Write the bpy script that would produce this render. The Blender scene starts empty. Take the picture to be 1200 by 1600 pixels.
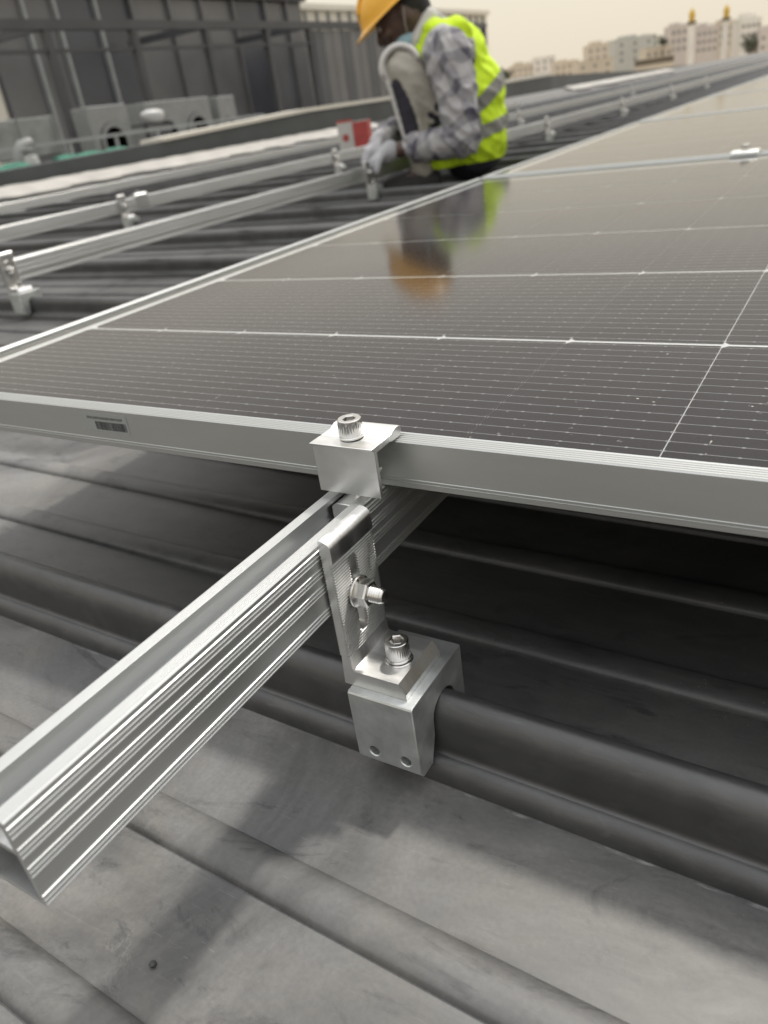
import bpy, bmesh, math, random
from mathutils import Vector, Matrix, noise as mnoise
from mathutils.geometry import tessellate_polygon
random.seed(7)
PI = math.pi
S = bpy.context.scene
COL = S.collection

# ------------------------------------------------------------------ camera
cam_d = bpy.data.cameras.new('camera')
cam = bpy.data.objects.new('camera', cam_d)
COL.objects.link(cam)
cam.matrix_world = Matrix(((0.8555, -0.1388, 0.4989, 0.2780),
                           (0.5007, 0.4676, -0.7284, -0.2828),
                           (-0.1322, 0.8730, 0.4695, 0.1412),
                           (0, 0, 0, 1)))
cam_d.sensor_width = 36.0
cam_d.lens = 26.58
cam_d.clip_start = 0.01
cam_d.clip_end = 4000
cam_d.dof.use_dof = True
cam_d.dof.focus_distance = 0.365
cam_d.dof.aperture_fstop = 10.5
S.camera = cam

# ------------------------------------------------------------------ sky and sun
SUN_EL, SUN_DIR = math.radians(61), Vector((0.07, 0.55, 1)).normalized()
world = bpy.data.worlds.new('World')
S.world = world
world.use_nodes = True
wn, wl = world.node_tree.nodes, world.node_tree.links
wn.clear()
sky = wn.new('ShaderNodeTexSky')
sky.sky_type = 'NISHITA'
sky.sun_disc = False
sky.sun_elevation = SUN_EL
sky.sun_rotation = math.atan2(SUN_DIR.x, SUN_DIR.y)
sky.dust_density = 6.0
sky.air_density = 1.0
sky.ozone_density = 1.0
bg_sky = wn.new('ShaderNodeBackground'); bg_sky.inputs['Strength'].default_value = 0.06
bg_dust = wn.new('ShaderNodeBackground')          # the dust veil that covers the whole sky: cream low down, whiter and brighter overhead
wtc = wn.new('ShaderNodeTexCoord'); wsep = wn.new('ShaderNodeSeparateXYZ'); wramp = wn.new('ShaderNodeValToRGB')
wl.new(wtc.outputs['Generated'], wsep.inputs[0]); wl.new(wsep.outputs[2], wramp.inputs[0])
we = wramp.color_ramp.elements
we[0].position = 0.0; we[0].color = (0.645, 0.575, 0.46, 1)
we[1].position = 1.0; we[1].color = (1.15, 1.18, 1.21, 1)
e = we.new(0.10); e.color = (0.665, 0.61, 0.50, 1)
e = we.new(0.42); e.color = (0.71, 0.69, 0.645, 1)
e = we.new(0.68); e.color = (1.08, 1.06, 1.05, 1)
wl.new(wramp.outputs[0], bg_dust.inputs['Color'])
bg_dust.inputs['Strength'].default_value = 1.0
mixw = wn.new('ShaderNodeMixShader'); mixw.inputs[0].default_value = 0.82
outw = wn.new('ShaderNodeOutputWorld')
wl.new(sky.outputs[0], bg_sky.inputs['Color'])
wl.new(bg_sky.outputs[0], mixw.inputs[1]); wl.new(bg_dust.outputs[0], mixw.inputs[2])
wl.new(mixw.outputs[0], outw.inputs['Surface'])
sun_d = bpy.data.lights.new('sun', 'SUN')
sun_d.energy = 1.65
sun_d.angle = math.radians(3.0)
sun_d.color = (1.0, 0.95, 0.87)
sun = bpy.data.objects.new('sun', sun_d)
COL.objects.link(sun)
sun.location = (0, 0, 20)
sun.rotation_euler = SUN_DIR.to_track_quat('Z', 'Y').to_euler()
S.view_settings.view_transform = 'Standard'
S.view_settings.look = 'None'
S.view_settings.gamma = 1.0
S.view_settings.exposure = 0.62
S.view_settings.use_curve_mapping = False
S.render.engine = 'CYCLES'
S.cycles.max_bounces = 8
S.cycles.use_denoising = True

# ------------------------------------------------------------------ node material helpers
def new_mat(name):
    m = bpy.data.materials.new(name); m.use_nodes = True
    nt = m.node_tree
    p = nt.nodes['Principled BSDF']
    return m, nt, p

def N(nt, typ, **kw):
    n = nt.nodes.new(typ)
    for k, v in kw.items():
        if k.startswith('i_'):
            key = k[2:]
            n.inputs[int(key) if key.isdigit() else key].default_value = v
        else:
            setattr(n, k, v)
    return n

def math_n(nt, op, a, b=None, c=None):
    n = nt.nodes.new('ShaderNodeMath'); n.operation = op
    for i, x in enumerate((a, b, c)):
        if x is None: continue
        if isinstance(x, (int, float)): n.inputs[i].default_value = x
        else: nt.links.new(x, n.inputs[i])
    return n.outputs[0]

def ramp(nt, fac, stops):
    r = nt.nodes.new('ShaderNodeValToRGB')
    e = r.color_ramp.elements
    while len(e) > len(stops): e.remove(e[-1])
    while len(e) < len(stops): e.new(0.5)
    for x, (pos, col) in zip(e, stops):
        x.position = pos
        x.color = (col, col, col, 1) if isinstance(col, (int, float)) else (*col, 1)
    nt.links.new(fac, r.inputs[0])
    return r.outputs[0]

def mixc(nt, fac, a, b, blend='MIX'):
    n = nt.nodes.new('ShaderNodeMix'); n.data_type = 'RGBA'; n.blend_type = blend
    for sock, x in ((n.inputs[0], fac), (n.inputs[6], a), (n.inputs[7], b)):
        if isinstance(x, (int, float)): sock.default_value = x
        elif isinstance(x, tuple): sock.default_value = (*x, 1) if len(x) == 3 else x
        else: nt.links.new(x, sock)
    return n.outputs[2]

def noise(nt, vec, scale, detail=4.0, rough=0.55, dist=0.0):
    n = N(nt, 'ShaderNodeTexNoise', i_Scale=scale, i_Detail=detail, i_Roughness=rough, i_Distortion=dist)
    if vec is not None: nt.links.new(vec, n.inputs['Vector'])
    return n.outputs[0]

def ocoord(nt, scale=None, world_space=False):
    if world_space:
        v = N(nt, 'ShaderNodeNewGeometry').outputs['Position']
    else:
        v = N(nt, 'ShaderNodeTexCoord').outputs['Object']
    if scale:
        mp = N(nt, 'ShaderNodeMapping'); mp.inputs['Scale'].default_value = scale
        nt.links.new(v, mp.inputs['Vector']); v = mp.outputs[0]
    return v

def bump(nt, p, h, strength=0.2, dist=0.001):
    b = N(nt, 'ShaderNodeBump', i_Strength=strength, i_Distance=dist)
    nt.links.new(h, b.inputs['Height']); nt.links.new(b.outputs[0], p.inputs['Normal'])

def metal(name, col, metallic=1.0, rough=0.35, var=0.12, scale=60, stretch=None, bmp=0.05, rvar=0.1):
    m, nt, p = new_mat(name)
    v = ocoord(nt, stretch, True)
    n1 = noise(nt, v, scale, 5); n2 = noise(nt, v, scale * 0.21, 4)
    f = math_n(nt, 'MULTIPLY_ADD', n1, 0.5, math_n(nt, 'MULTIPLY', n2, 0.5))
    c = ramp(nt, f, [(0.3, tuple(x * (1 - var) for x in col)), (0.7, tuple(min(1, x * (1 + var)) for x in col))])
    nt.links.new(c, p.inputs['Base Color'])
    p.inputs['Metallic'].default_value = metallic
    nt.links.new(ramp(nt, n2, [(0.25, max(0.02, rough - rvar)), (0.75, rough + rvar)]), p.inputs['Roughness'])
    if bmp: bump(nt, p, n1, bmp, 0.0005)
    return m

def plain(name, col, rough=0.6, var=0.1, scale=20, metallic=0.0, bmp=0.1, bdist=0.002):
    m, nt, p = new_mat(name)
    v = ocoord(nt, None, True)
    n1 = noise(nt, v, scale, 5)
    nt.links.new(ramp(nt, n1, [(0.3, tuple(x * (1 - var) for x in col)), (0.7, tuple(min(1, x * (1 + var)) for x in col))]), p.inputs['Base Color'])
    p.inputs['Roughness'].default_value = rough
    p.inputs['Metallic'].default_value = metallic
    if bmp: bump(nt, p, n1, bmp, bdist)
    return m

M = {}
M['alu'] = metal('mill_aluminium', (0.58, 0.59, 0.585), 0.90, 0.38, 0.05, 40, (9, 0.6, 9), 0.05, 0.05)
M['alu_foot'] = metal('brushed_aluminium', (0.80, 0.80, 0.79), 1.0, 0.34, 0.10, 120, (1, 4, 1), 0.10, 0.10)
M['alu_block'] = metal('cast_aluminium', (0.66, 0.685, 0.675), 0.92, 0.42, 0.16, 190, None, 0.14, 0.11)
M['alu_frame'] = metal('anodised_frame', (0.50, 0.51, 0.50), 0.9, 0.42, 0.03, 60, (0.5, 1, 4), 0.02, 0.04)
M['steel'] = metal('stainless_steel', (0.66, 0.65, 0.63), 1.0, 0.22, 0.1, 300, None, 0.05, 0.08)
M['hole'] = plain('dark_hole', (0.03, 0.03, 0.03), 0.6)

def roof_metal(name, dusty):
    m, nt, p = new_mat(name)
    v = ocoord(nt, None, True)
    vs = ocoord(nt, (1.0, 3.0, 1.0), True)
    big = noise(nt, v, 7, 6, 0.6, 0.6)
    mid = noise(nt, vs, 26, 7, 0.65, 1.2)
    fine = noise(nt, v, 420, 3, 0.6)
    scr = noise(nt, ocoord(nt, (4, 60, 4), True), 9, 4, 0.6, 0.4)
    f = math_n(nt, 'ADD', math_n(nt, 'MULTIPLY', big, 0.5), math_n(nt, 'MULTIPLY', mid, 0.5))
    k = 1.0 if dusty else 1.35
    c = ramp(nt, f, [(0.28, (0.046 * k, 0.046 * k, 0.047 * k)), (0.5, (0.066 * k, 0.066 * k, 0.066 * k)), (0.72, (0.095 * k, 0.094 * k, 0.092 * k))])
    c = mixc(nt, ramp(nt, scr, [(0.60, 0.0), (0.74, 0.30)]), c, (0.15, 0.15, 0.147))
    met = 0.45 if dusty else 0.6
    rough = math_n(nt, 'MULTIPLY_ADD', mid, 0.26, 0.34 if dusty else 0.28)
    if dusty:
        # pale dust and dried smears, thickest at the near end of the array
        sp = N(nt, 'ShaderNodeSeparateXYZ'); nt.links.new(v, sp.inputs[0])
        near = ramp(nt, math_n(nt, 'MULTIPLY_ADD', sp.outputs[1], 1.0, 0.4), [(0.55, 0.62), (1.0, 0.12)])
        cloud = ramp(nt, noise(nt, v, 5.5, 7, 0.62, 1.0), [(0.34, 0.16), (0.64, 1.08)])
        smear = ramp(nt, noise(nt, ocoord(nt, (1.4, 1.0, 1.0), True), 17, 9, 0.7, 2.6), [(0.48, 0.0), (0.70, 0.40)])
        wipe = ramp(nt, noise(nt, ocoord(nt, (1.0, 2.2, 1.0), True), 8, 6, 0.7, 3.0), [(0.55, 0.0), (0.66, 0.30), (0.74, 0.05)])
        grain = math_n(nt, 'MULTIPLY_ADD', fine, 0.7, 0.65)
        # panel shade put into the colour: dust thinned beneath the panels to darken it
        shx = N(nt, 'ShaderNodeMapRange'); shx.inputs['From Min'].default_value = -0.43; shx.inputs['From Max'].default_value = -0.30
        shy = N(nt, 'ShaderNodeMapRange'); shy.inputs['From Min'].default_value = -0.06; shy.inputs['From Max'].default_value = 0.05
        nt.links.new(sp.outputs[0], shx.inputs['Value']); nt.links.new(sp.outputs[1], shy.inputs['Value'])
        under_shade = math_n(nt, 'MULTIPLY', shx.outputs[0], shy.outputs[0])
        near = math_n(nt, 'MULTIPLY', near, math_n(nt, 'MULTIPLY_ADD', under_shade, -0.85, 1.0))
        d = math_n(nt, 'MULTIPLY', math_n(nt, 'MULTIPLY', near, cloud), grain)
        d = math_n(nt, 'MAXIMUM', d, math_n(nt, 'MULTIPLY', math_n(nt, 'MULTIPLY', smear, near), 1.25))
        tide_n = noise(nt, ocoord(nt, (1.2, 1.0, 1.0), True), 13, 9, 0.62, 1.8)      # thin pale rims of dried puddles
        tide = ramp(nt, math_n(nt, 'ABSOLUTE', math_n(nt, 'SUBTRACT', tide_n, 0.5)), [(0.0, 1.0), (0.022, 0.0)])
        tide = math_n(nt, 'MULTIPLY', tide, ramp(nt, noise(nt, v, 6.5, 3), [(0.44, 0.0), (0.60, 0.5)]))
        d = math_n(nt, 'MAXIMUM', d, math_n(nt, 'MULTIPLY', tide, math_n(nt, 'MULTIPLY', near, 1.4)))
        hair = noise(nt, ocoord(nt, (7, 90, 7), True), 5, 5, 0.7, 0.7)
        hair2 = noise(nt, ocoord(nt, (80, 11, 7), True), 5, 5, 0.7, 0.9)
        scuff = math_n(nt, 'MAXIMUM', ramp(nt, hair, [(0.635, 0.0), (0.69, 0.85)]), ramp(nt, hair2, [(0.655, 0.0), (0.70, 0.8)]))
        d = math_n(nt, 'MAXIMUM', d, math_n(nt, 'MULTIPLY', scuff, near))
        d = math_n(nt, 'SUBTRACT', d, math_n(nt, 'MULTIPLY', wipe, 0.7))
        # thin pale deposit where rainwater dries along the foot of the seam, and scattered grit
        lo = N(nt, 'ShaderNodeSeparateXYZ'); nt.links.new(N(nt, 'ShaderNodeTexCoord').outputs['Object'], lo.inputs[0])
        edge = math_n(nt, 'ABSOLUTE', math_n(nt, 'SUBTRACT', lo.outputs[1], 0.368 - 0.0205))
        edge = ramp(nt, math_n(nt, 'MULTIPLY', edge, 100.0), [(0.04, 1.0), (0.16, 0.0)])
        edge = math_n(nt, 'MULTIPLY', edge, ramp(nt, noise(nt, ocoord(nt, (1, 3, 1), True), 38, 6, 0.7), [(0.42, 0.0), (0.62, 0.75)]))
        d = math_n(nt, 'MAXIMUM', d, edge)
        grit = ramp(nt, noise(nt, v, 560, 2, 0.5), [(0.70, 0.0), (0.76, 0.8)])
        d = math_n(nt, 'MAXIMUM', d, math_n(nt, 'MULTIPLY', grit, cloud))
        d = math_n(nt, 'MINIMUM', math_n(nt, 'MAXIMUM', d, 0.0), 0.9)
        tint = ramp(nt, noise(nt, v, 11, 4, 0.6, 1.0), [(0.35, (0.245, 0.247, 0.246)), (0.7, (0.275, 0.262, 0.235))])
        c = mixc(nt, d, c, tint)
        nt.links.new(math_n(nt, 'MULTIPLY_ADD', d, -met, met), p.inputs['Metallic'])
        rough = math_n(nt, 'MULTIPLY_ADD', d, 0.22, rough)
    else:
        p.inputs['Metallic'].default_value = met
        grime = ramp(nt, noise(nt, ocoord(nt, (6, 14, 14), True), 6, 8, 0.75, 1.2), [(0.56, 0.0), (0.72, 0.45)])
        c = mixc(nt, math_n(nt, 'MULTIPLY', grime, 0.6), c, (0.20, 0.19, 0.175))
        rough = math_n(nt, 'MULTIPLY_ADD', grime, 0.35, rough)
    nt.links.new(c, p.inputs['Base Color'])
    nt.links.new(rough, p.inputs['Roughness'])
    bump(nt, p, math_n(nt, 'ADD', mid, math_n(nt, 'MULTIPLY', fine, 0.15)), 0.10, 0.002)
    return m
M['roof'] = roof_metal('weathered_zinc_seam', False)
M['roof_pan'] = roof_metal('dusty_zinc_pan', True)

def cell_mat():
    m, nt, p = new_mat('silicon_cell')
    sx = N(nt, 'ShaderNodeSeparateXYZ'); nt.links.new(ocoord(nt), sx.inputs[0])
    y, x = sx.outputs[1], sx.outputs[0]
    pitch = 0.1815 / 16
    fy = math_n(nt, 'FRACT', math_n(nt, 'ADD', math_n(nt, 'DIVIDE', y, pitch), 100.0))
    dy = math_n(nt, 'ABSOLUTE', math_n(nt, 'SUBTRACT', fy, 0.5))
    rib = math_n(nt, 'LESS_THAN', dy, 0.022)
    fx = math_n(nt, 'FRACT', math_n(nt, 'ADD', math_n(nt, 'DIVIDE', x, 0.0151), 100.5))
    dx = math_n(nt, 'ABSOLUTE', math_n(nt, 'SUBTRACT', fx, 0.5))
    pad = math_n(nt, 'MULTIPLY', math_n(nt, 'LESS_THAN', dy, 0.065), math_n(nt, 'LESS_THAN', dx, 0.045))
    line = math_n(nt, 'MAXIMUM', rib, pad)
    n = noise(nt, ocoord(nt, None, True), 9, 3)
    base = ramp(nt, n, [(0.3, (0.004, 0.0026, 0.0042)), (0.7, (0.008, 0.0052, 0.0082))])
    rnd = N(nt, 'ShaderNodeObjectInfo').outputs['Random']
    base = mixc(nt, math_n(nt, 'MULTIPLY', rnd, 0.6), base, (0.014, 0.006, 0.011))
    c = mixc(nt, line, base, (0.29, 0.29, 0.30))
    nt.links.new(c, p.inputs['Base Color'])
    p.inputs['Roughness'].default_value = 0.5
    p.inputs['Specular IOR Level'].default_value = 0.0
    return m
M['cell'] = cell_mat()
M['rear'] = plain('black_bounce_blocker', (0.02, 0.02, 0.02), 0.5, 0.05)  # for the added sheet that darkens the space under the panels
M['backsheet'] = plain('pale_backsheet', (0.72, 0.72, 0.72), 0.5, 0.03)

def glass_mat():
    m = bpy.data.materials.new('dusty_panel_glass'); m.use_nodes = True
    nt = m.node_tree; nt.nodes.clear()
    out = N(nt, 'ShaderNodeOutputMaterial')
    tr = N(nt, 'ShaderNodeBsdfTransparent'); gl = N(nt, 'ShaderNodeBsdfGlossy', i_Roughness=0.09)
    df = N(nt, 'ShaderNodeBsdfDiffuse', i_Color=(0.72, 0.68, 0.62, 1))
    fr = N(nt, 'ShaderNodeFresnel', i_IOR=1.45)
    v = ocoord(nt, None, True)
    geo = N(nt, 'ShaderNodeNewGeometry'); dot = N(nt, 'ShaderNodeVectorMath'); dot.operation = 'DOT_PRODUCT'
    nt.links.new(geo.outputs['Incoming'], dot.inputs[0]); nt.links.new(geo.outputs['Normal'], dot.inputs[1])
    cosv = math_n(nt, 'MAXIMUM', math_n(nt, 'ABSOLUTE', dot.outputs['Value']), 0.03)
    thin = ramp(nt, noise(nt, v, 14, 6, 0.65, 0.8), [(0.3, 0.0006), (0.75, 0.0035)])   # a dust film looks thicker the longer the path through it
    film = math_n(nt, 'MINIMUM', math_n(nt, 'DIVIDE', thin, cosv), 0.3)
    speck = ramp(nt, noise(nt, v, 330, 2, 0.5), [(0.715, 0.0), (0.765, 0.6)])
    patch = ramp(nt, noise(nt, v, 21, 2, 0.5), [(0.42, 0.0), (0.62, 1.0)])
    dust = math_n(nt, 'MAXIMUM', film, math_n(nt, 'MULTIPLY', speck, patch))
    m1 = N(nt, 'ShaderNodeMixShader'); m2 = N(nt, 'ShaderNodeMixShader')
    nt.links.new(dust, m1.inputs[0]); nt.links.new(tr.outputs[0], m1.inputs[1]); nt.links.new(df.outputs[0], m1.inputs[2])
    nt.links.new(fr.outputs[0], m2.inputs[0]); nt.links.new(m1.outputs[0], m2.inputs[1]); nt.links.new(gl.outputs[0], m2.inputs[2])
    nt.links.new(m2.outputs[0], out.inputs[0])
    return m
M['glass'] = glass_mat()
def clear_mat():                                  # the pane's inner side: optically bonded to the cells, so it adds no second mirror image
    m = bpy.data.materials.new('bonded_glass_side'); m.use_nodes = True
    nt = m.node_tree; nt.nodes.clear()
    out = N(nt, 'ShaderNodeOutputMaterial'); tr = N(nt, 'ShaderNodeBsdfTransparent', i_Color=(0.97, 0.98, 0.97, 1))
    nt.links.new(tr.outputs[0], out.inputs[0])
    return m
M['clear'] = clear_mat()
M['label'] = plain('pale_sticker', (0.26, 0.27, 0.27), 0.45, 0.03)
M['ink'] = plain('black_ink', (0.03, 0.03, 0.03), 0.5)
M['dark_steel'] = plain('dark_painted_steel', (0.045, 0.046, 0.05), 0.45, 0.15, 3)
M['dark_panel'] = plain('dark_grey_cladding', (0.115, 0.115, 0.118), 0.32, 0.18, 0.8, 0.0, 0.03)
M['slate_panel'] = plain('slate_cladding', (0.055, 0.058, 0.068), 0.30, 0.18, 0.8, 0.0, 0.03)
M['fin'] = plain('grey_aluminium_fin', (0.26, 0.27, 0.27), 0.45, 0.1, 5)
M['parapet'] = plain('charcoal_sheet_metal', (0.055, 0.06, 0.062), 0.5, 0.2, 2.5)
M['flashing'] = plain('pale_membrane', (0.36, 0.345, 0.32), 0.7, 0.14, 6)
M['cream'] = plain('cream_cladding', (0.58, 0.55, 0.48), 0.7, 0.05, 0.6)
M['galv'] = plain('galvanised_sheet', (0.21, 0.22, 0.215), 0.45, 0.25, 4, 0.35)
M['acwhite'] = plain('grey_white_enamel', (0.20, 0.205, 0.20), 0.5, 0.1, 6)
M['white'] = plain('white_plastic', (0.45, 0.45, 0.44), 0.5, 0.06, 8)
M['green'] = plain('green_netting', (0.02, 0.13, 0.085), 0.8, 0.3, 12)
M['terrace'] = plain('grey_terrace', (0.22, 0.22, 0.21), 0.8, 0.2, 1.5)
M['ground'] = plain('sandy_ground', (0.40, 0.35, 0.27), 0.9, 0.15, 0.02, 0, 0)
M['red'] = plain('red_card', (0.34, 0.05, 0.045), 0.55, 0.15, 20)
M['card'] = plain('white_card', (0.45, 0.44, 0.42), 0.6, 0.06, 20)
M['pebble'] = plain('dark_stone', (0.05, 0.05, 0.05), 0.8, 0.3, 300)

# ------------------------------------------------------------------ object helpers
def mesh_obj(name, verts, faces, mat, parent=None, smooth=None, loc=None):
    me = bpy.data.meshes.new(name)
    me.from_pydata([tuple(v) for v in verts], [], faces)
    me.validate(); me.update()
    if mat: me.materials.append(mat)
    o = bpy.data.objects.new(name, me)
    COL.objects.link(o)
    if parent: o.parent = parent
    if loc: o.location = loc
    if smooth is not None: shade(me, smooth)
    return o

def shade(me, ang=35):
    for p in me.polygons: p.use_smooth = True
    me.set_sharp_from_angle(angle=math.radians(ang))

def bm_obj(name, bm, mat, parent=None, smooth=None, loc=None):
    bmesh.ops.recalc_face_normals(bm, faces=bm.faces)
    me = bpy.data.meshes.new(name); bm.to_mesh(me); bm.free()
    if mat: me.materials.append(mat)
    o = bpy.data.objects.new(name, me); COL.objects.link(o)
    if parent: o.parent = parent
    if loc: o.location = loc
    if smooth is not None: shade(me, smooth)
    return o

def thing(name, label, cat, loc=(0, 0, 0), rotz=0, group=None):
    o = bpy.data.objects.new(name, None); COL.objects.link(o)
    o.empty_display_size = 0.1
    o.location = loc; o.rotation_euler = (0, 0, rotz)
    o['label'] = label; o['category'] = cat
    if group: o['group'] = group
    return o

def tag(o, label=None, cat=None, group=None, kind=None):
    if label: o['label'] = label
    if cat: o['category'] = cat
    if group: o['group'] = group
    if kind: o['kind'] = kind
    return o

def copy_tree(o, parent=None):
    c = o.copy(); COL.objects.link(c)
    if parent: c.parent = parent
    for ch in list(o.children): copy_tree(ch, c)
    return c

def bevel(o, w=0.0004, seg=2, ang=40):
    b = o.modifiers.new('bevel', 'BEVEL'); b.width = w; b.segments = seg
    b.limit_method = 'ANGLE'; b.angle_limit = math.radians(ang); b.harden_normals = False
    return o

def bake(o):
    dg = bpy.context.evaluated_depsgraph_get()
    me = bpy.data.meshes.new_from_object(o.evaluated_get(dg))
    o.modifiers.clear(); old = o.data; o.data = me
    return o

def add_box(bm, x0, x1, y0, y1, z0, z1):
    vs = [bm.verts.new((x, y, z)) for x in (x0, x1) for y in (y0, y1) for z in (z0, z1)]
    for f in ((0, 1, 3, 2), (4, 6, 7, 5), (0, 4, 5, 1), (2, 3, 7, 6), (0, 2, 6, 4), (1, 5, 7, 3)):
        bm.faces.new([vs[i] for i in f])
    return vs

def box(name, x0, x1, y0, y1, z0, z1, mat, parent=None, bev=None):
    bm = bmesh.new(); add_box(bm, x0, x1, y0, y1, z0, z1)
    o = bm_obj(name, bm, mat, parent)
    if bev: bevel(o, bev); shade(o.data, 40)
    return o

def add_prism(bm, loops, a, b, axis):
    # loops: [outer, hole, ...] of (p, q); axis 'x': (p,q)->(y,z); 'y': (x,z); 'z': (x,y)
    def pt(p, q, t):
        return {'x': (t, p, q), 'y': (p, t, q), 'z': (p, q, t)}[axis]
    rings = []
    for lp in loops:
        rings.append(([bm.verts.new(pt(p, q, a)) for p, q in lp], [bm.verts.new(pt(p, q, b)) for p, q in lp]))
    for ra, rb in rings:
        n = len(ra)
        for i in range(n):
            bm.faces.new((ra[i], ra[(i + 1) % n], rb[(i + 1) % n], rb[i]))
    if len(loops) == 1:
        bm.faces.new(rings[0][0][::-1]); bm.faces.new(rings[0][1])
    else:
        tri = tessellate_polygon([[Vector((p, q, 0)) for p, q in lp] for lp in loops])
        fa = [v for r in rings for v in r[0]]; fb = [v for r in rings for v in r[1]]
        for t in tri:
            for arr in (fa, fb):
                try: bm.faces.new([arr[i] for i in t])
                except ValueError: pass

def prism(name, loops, a, b, axis, mat, parent=None, bev=None, smooth=40):
    bm = bmesh.new(); add_prism(bm, loops, a, b, axis)
    o = bm_obj(name, bm, mat, parent, smooth)
    if bev: bevel(o, bev)
    return o

def add_lathe(bm, prof, seg, mat4, cap0=True, cap1=True):
    # prof: list of (radius or function of angle, z)
    rings = []
    for r, z in prof:
        ring = []
        for i in range(seg):
            a = 2 * PI * i / seg
            rr = r(a) if callable(r) else r
            ring.append(bm.verts.new(mat4 @ Vector((rr * math.cos(a), rr * math.sin(a), z))))
        rings.append(ring)
    for k in range(len(rings) - 1):
        for i in range(seg):
            j = (i + 1) % seg
            bm.faces.new((rings[k][i], rings[k][j], rings[k + 1][j], rings[k + 1][i]))
    if cap0: bm.faces.new(rings[0][::-1])
    if cap1: bm.faces.new(rings[-1])

def lathe(name, prof, seg, mat4, mat, parent=None, smooth=35):
    bm = bmesh.new(); add_lathe(bm, prof, seg, mat4)
    return bm_obj(name, bm, mat, parent, smooth)

def hexr(af):
    def f(a):
        k = (a + PI / 6) % (PI / 3) - PI / 6
        return af / 2 / math.cos(k)
    return f

def frame_to(loc, direction):
    q = Vector(direction).to_track_quat('Z', 'Y')
    return Matrix.Translation(loc) @ q.to_matrix().to_4x4()

def boolean_cut(o, cutters):
    for c in cutters:
        md = o.modifiers.new('cut', 'BOOLEAN'); md.operation = 'DIFFERENCE'; md.object = c; md.solver = 'EXACT'
    bake(o)
    for c in cutters: bpy.data.objects.remove(c)
    return o

# ------------------------------------------------------------------ the roof
ROOF_Z = -0.159
PITCH = 0.368
ROOF_ROT = -0.025
ROOF_PIV = Vector((0.1, -0.036, ROOF_Z))
X_ROOF0, X_ROOF1 = -4.55, 3.2
K0, K1 = -4, 112
roof = box('roof', X_ROOF0 - 1.6, X_ROOF1 + 0.5, -1.9, 42.5, -0.60, -0.20, M['terrace'])
tag(roof, 'grey standing seam metal roof under the solar array', kind='structure')

def stiffener(y0):
    pts = []
    for i in range(13):
        a = PI * i / 12
        pts.append((y0 - 0.0115 * math.cos(a), 0.0062 * math.sin(a) ** 0.8 if 0 < i < 12 else 0.0))
    return pts

def sheet_profile(detail=True):
    top = [(0.0165, 0.0)]
    for d in (0.097, 0.184, 0.269):
        s = stiffener(d)
        top += s if detail else [s[0], s[3], s[6], s[9], s[12]]
    top += [(PITCH - 0.0165, 0.0)]
    return top

def seam_profile():
    # a folded rib: rounded top, flat side walls, a rounded foot that laps onto the pan
    half = []
    for i in range(15):
        t = PI / 2 * i / 14
        half.append((0.0098 * math.sin(t), 0.0285 + 0.0140 * math.cos(t)))
    half += [(0.0099, 0.0240), (0.0100, 0.0190), (0.0101, 0.0150)]
    for i in range(8):
        t = PI / 2 * i / 7
        half.append((0.0101 + 0.0020 * (1 - math.cos(t)), 0.0150 - 0.0032 * math.sin(t)))
    for i in range(1, 9):
        t = PI / 2 * i / 8
        half.append((0.0121 + 0.0072 * math.sin(t), 0.0118 - 0.0112 * (1 - math.cos(t)) - 0.0006 * i / 8))
    half += [(0.0195, -0.006)]
    other = [(-p, q) for p, q in half[::-1]]
    return half + other[:-1]

def open_sheet(bm, prof, x0, x1, thick):
    # a bent sheet with its own thickness
    loop = prof + [(p, q - thick) for p, q in prof[::-1]]
    add_prism(bm, [loop], x0, x1, 'x')

roof_frame = Matrix.Translation(ROOF_PIV) @ Matrix.Rotation(ROOF_ROT, 4, 'Z')
def rib_y(k, x):                                 # world y of seam k at world x
    return ROOF_PIV.y + k * PITCH + math.tan(ROOF_ROT) * (x - ROOF_PIV.x)

bm = bmesh.new(); open_sheet(bm, sheet_profile(), X_ROOF0 - 0.1, X_ROOF1 - 0.1, 0.0008)
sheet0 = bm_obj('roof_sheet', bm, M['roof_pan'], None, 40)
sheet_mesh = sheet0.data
bm = bmesh.new(); add_prism(bm, [seam_profile()], X_ROOF0 - 0.1, X_ROOF1 - 0.1, 'x')
seam0 = bm_obj('standing_seam', bm, M['roof'], None, 40)
seam_mesh = seam0.data
bpy.data.objects.remove(sheet0); bpy.data.objects.remove(seam0)
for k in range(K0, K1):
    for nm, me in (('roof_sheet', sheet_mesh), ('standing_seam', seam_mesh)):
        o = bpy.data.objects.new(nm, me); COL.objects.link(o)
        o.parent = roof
        o.matrix_world = roof_frame @ Matrix.Translation((0, k * PITCH, 0))

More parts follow.
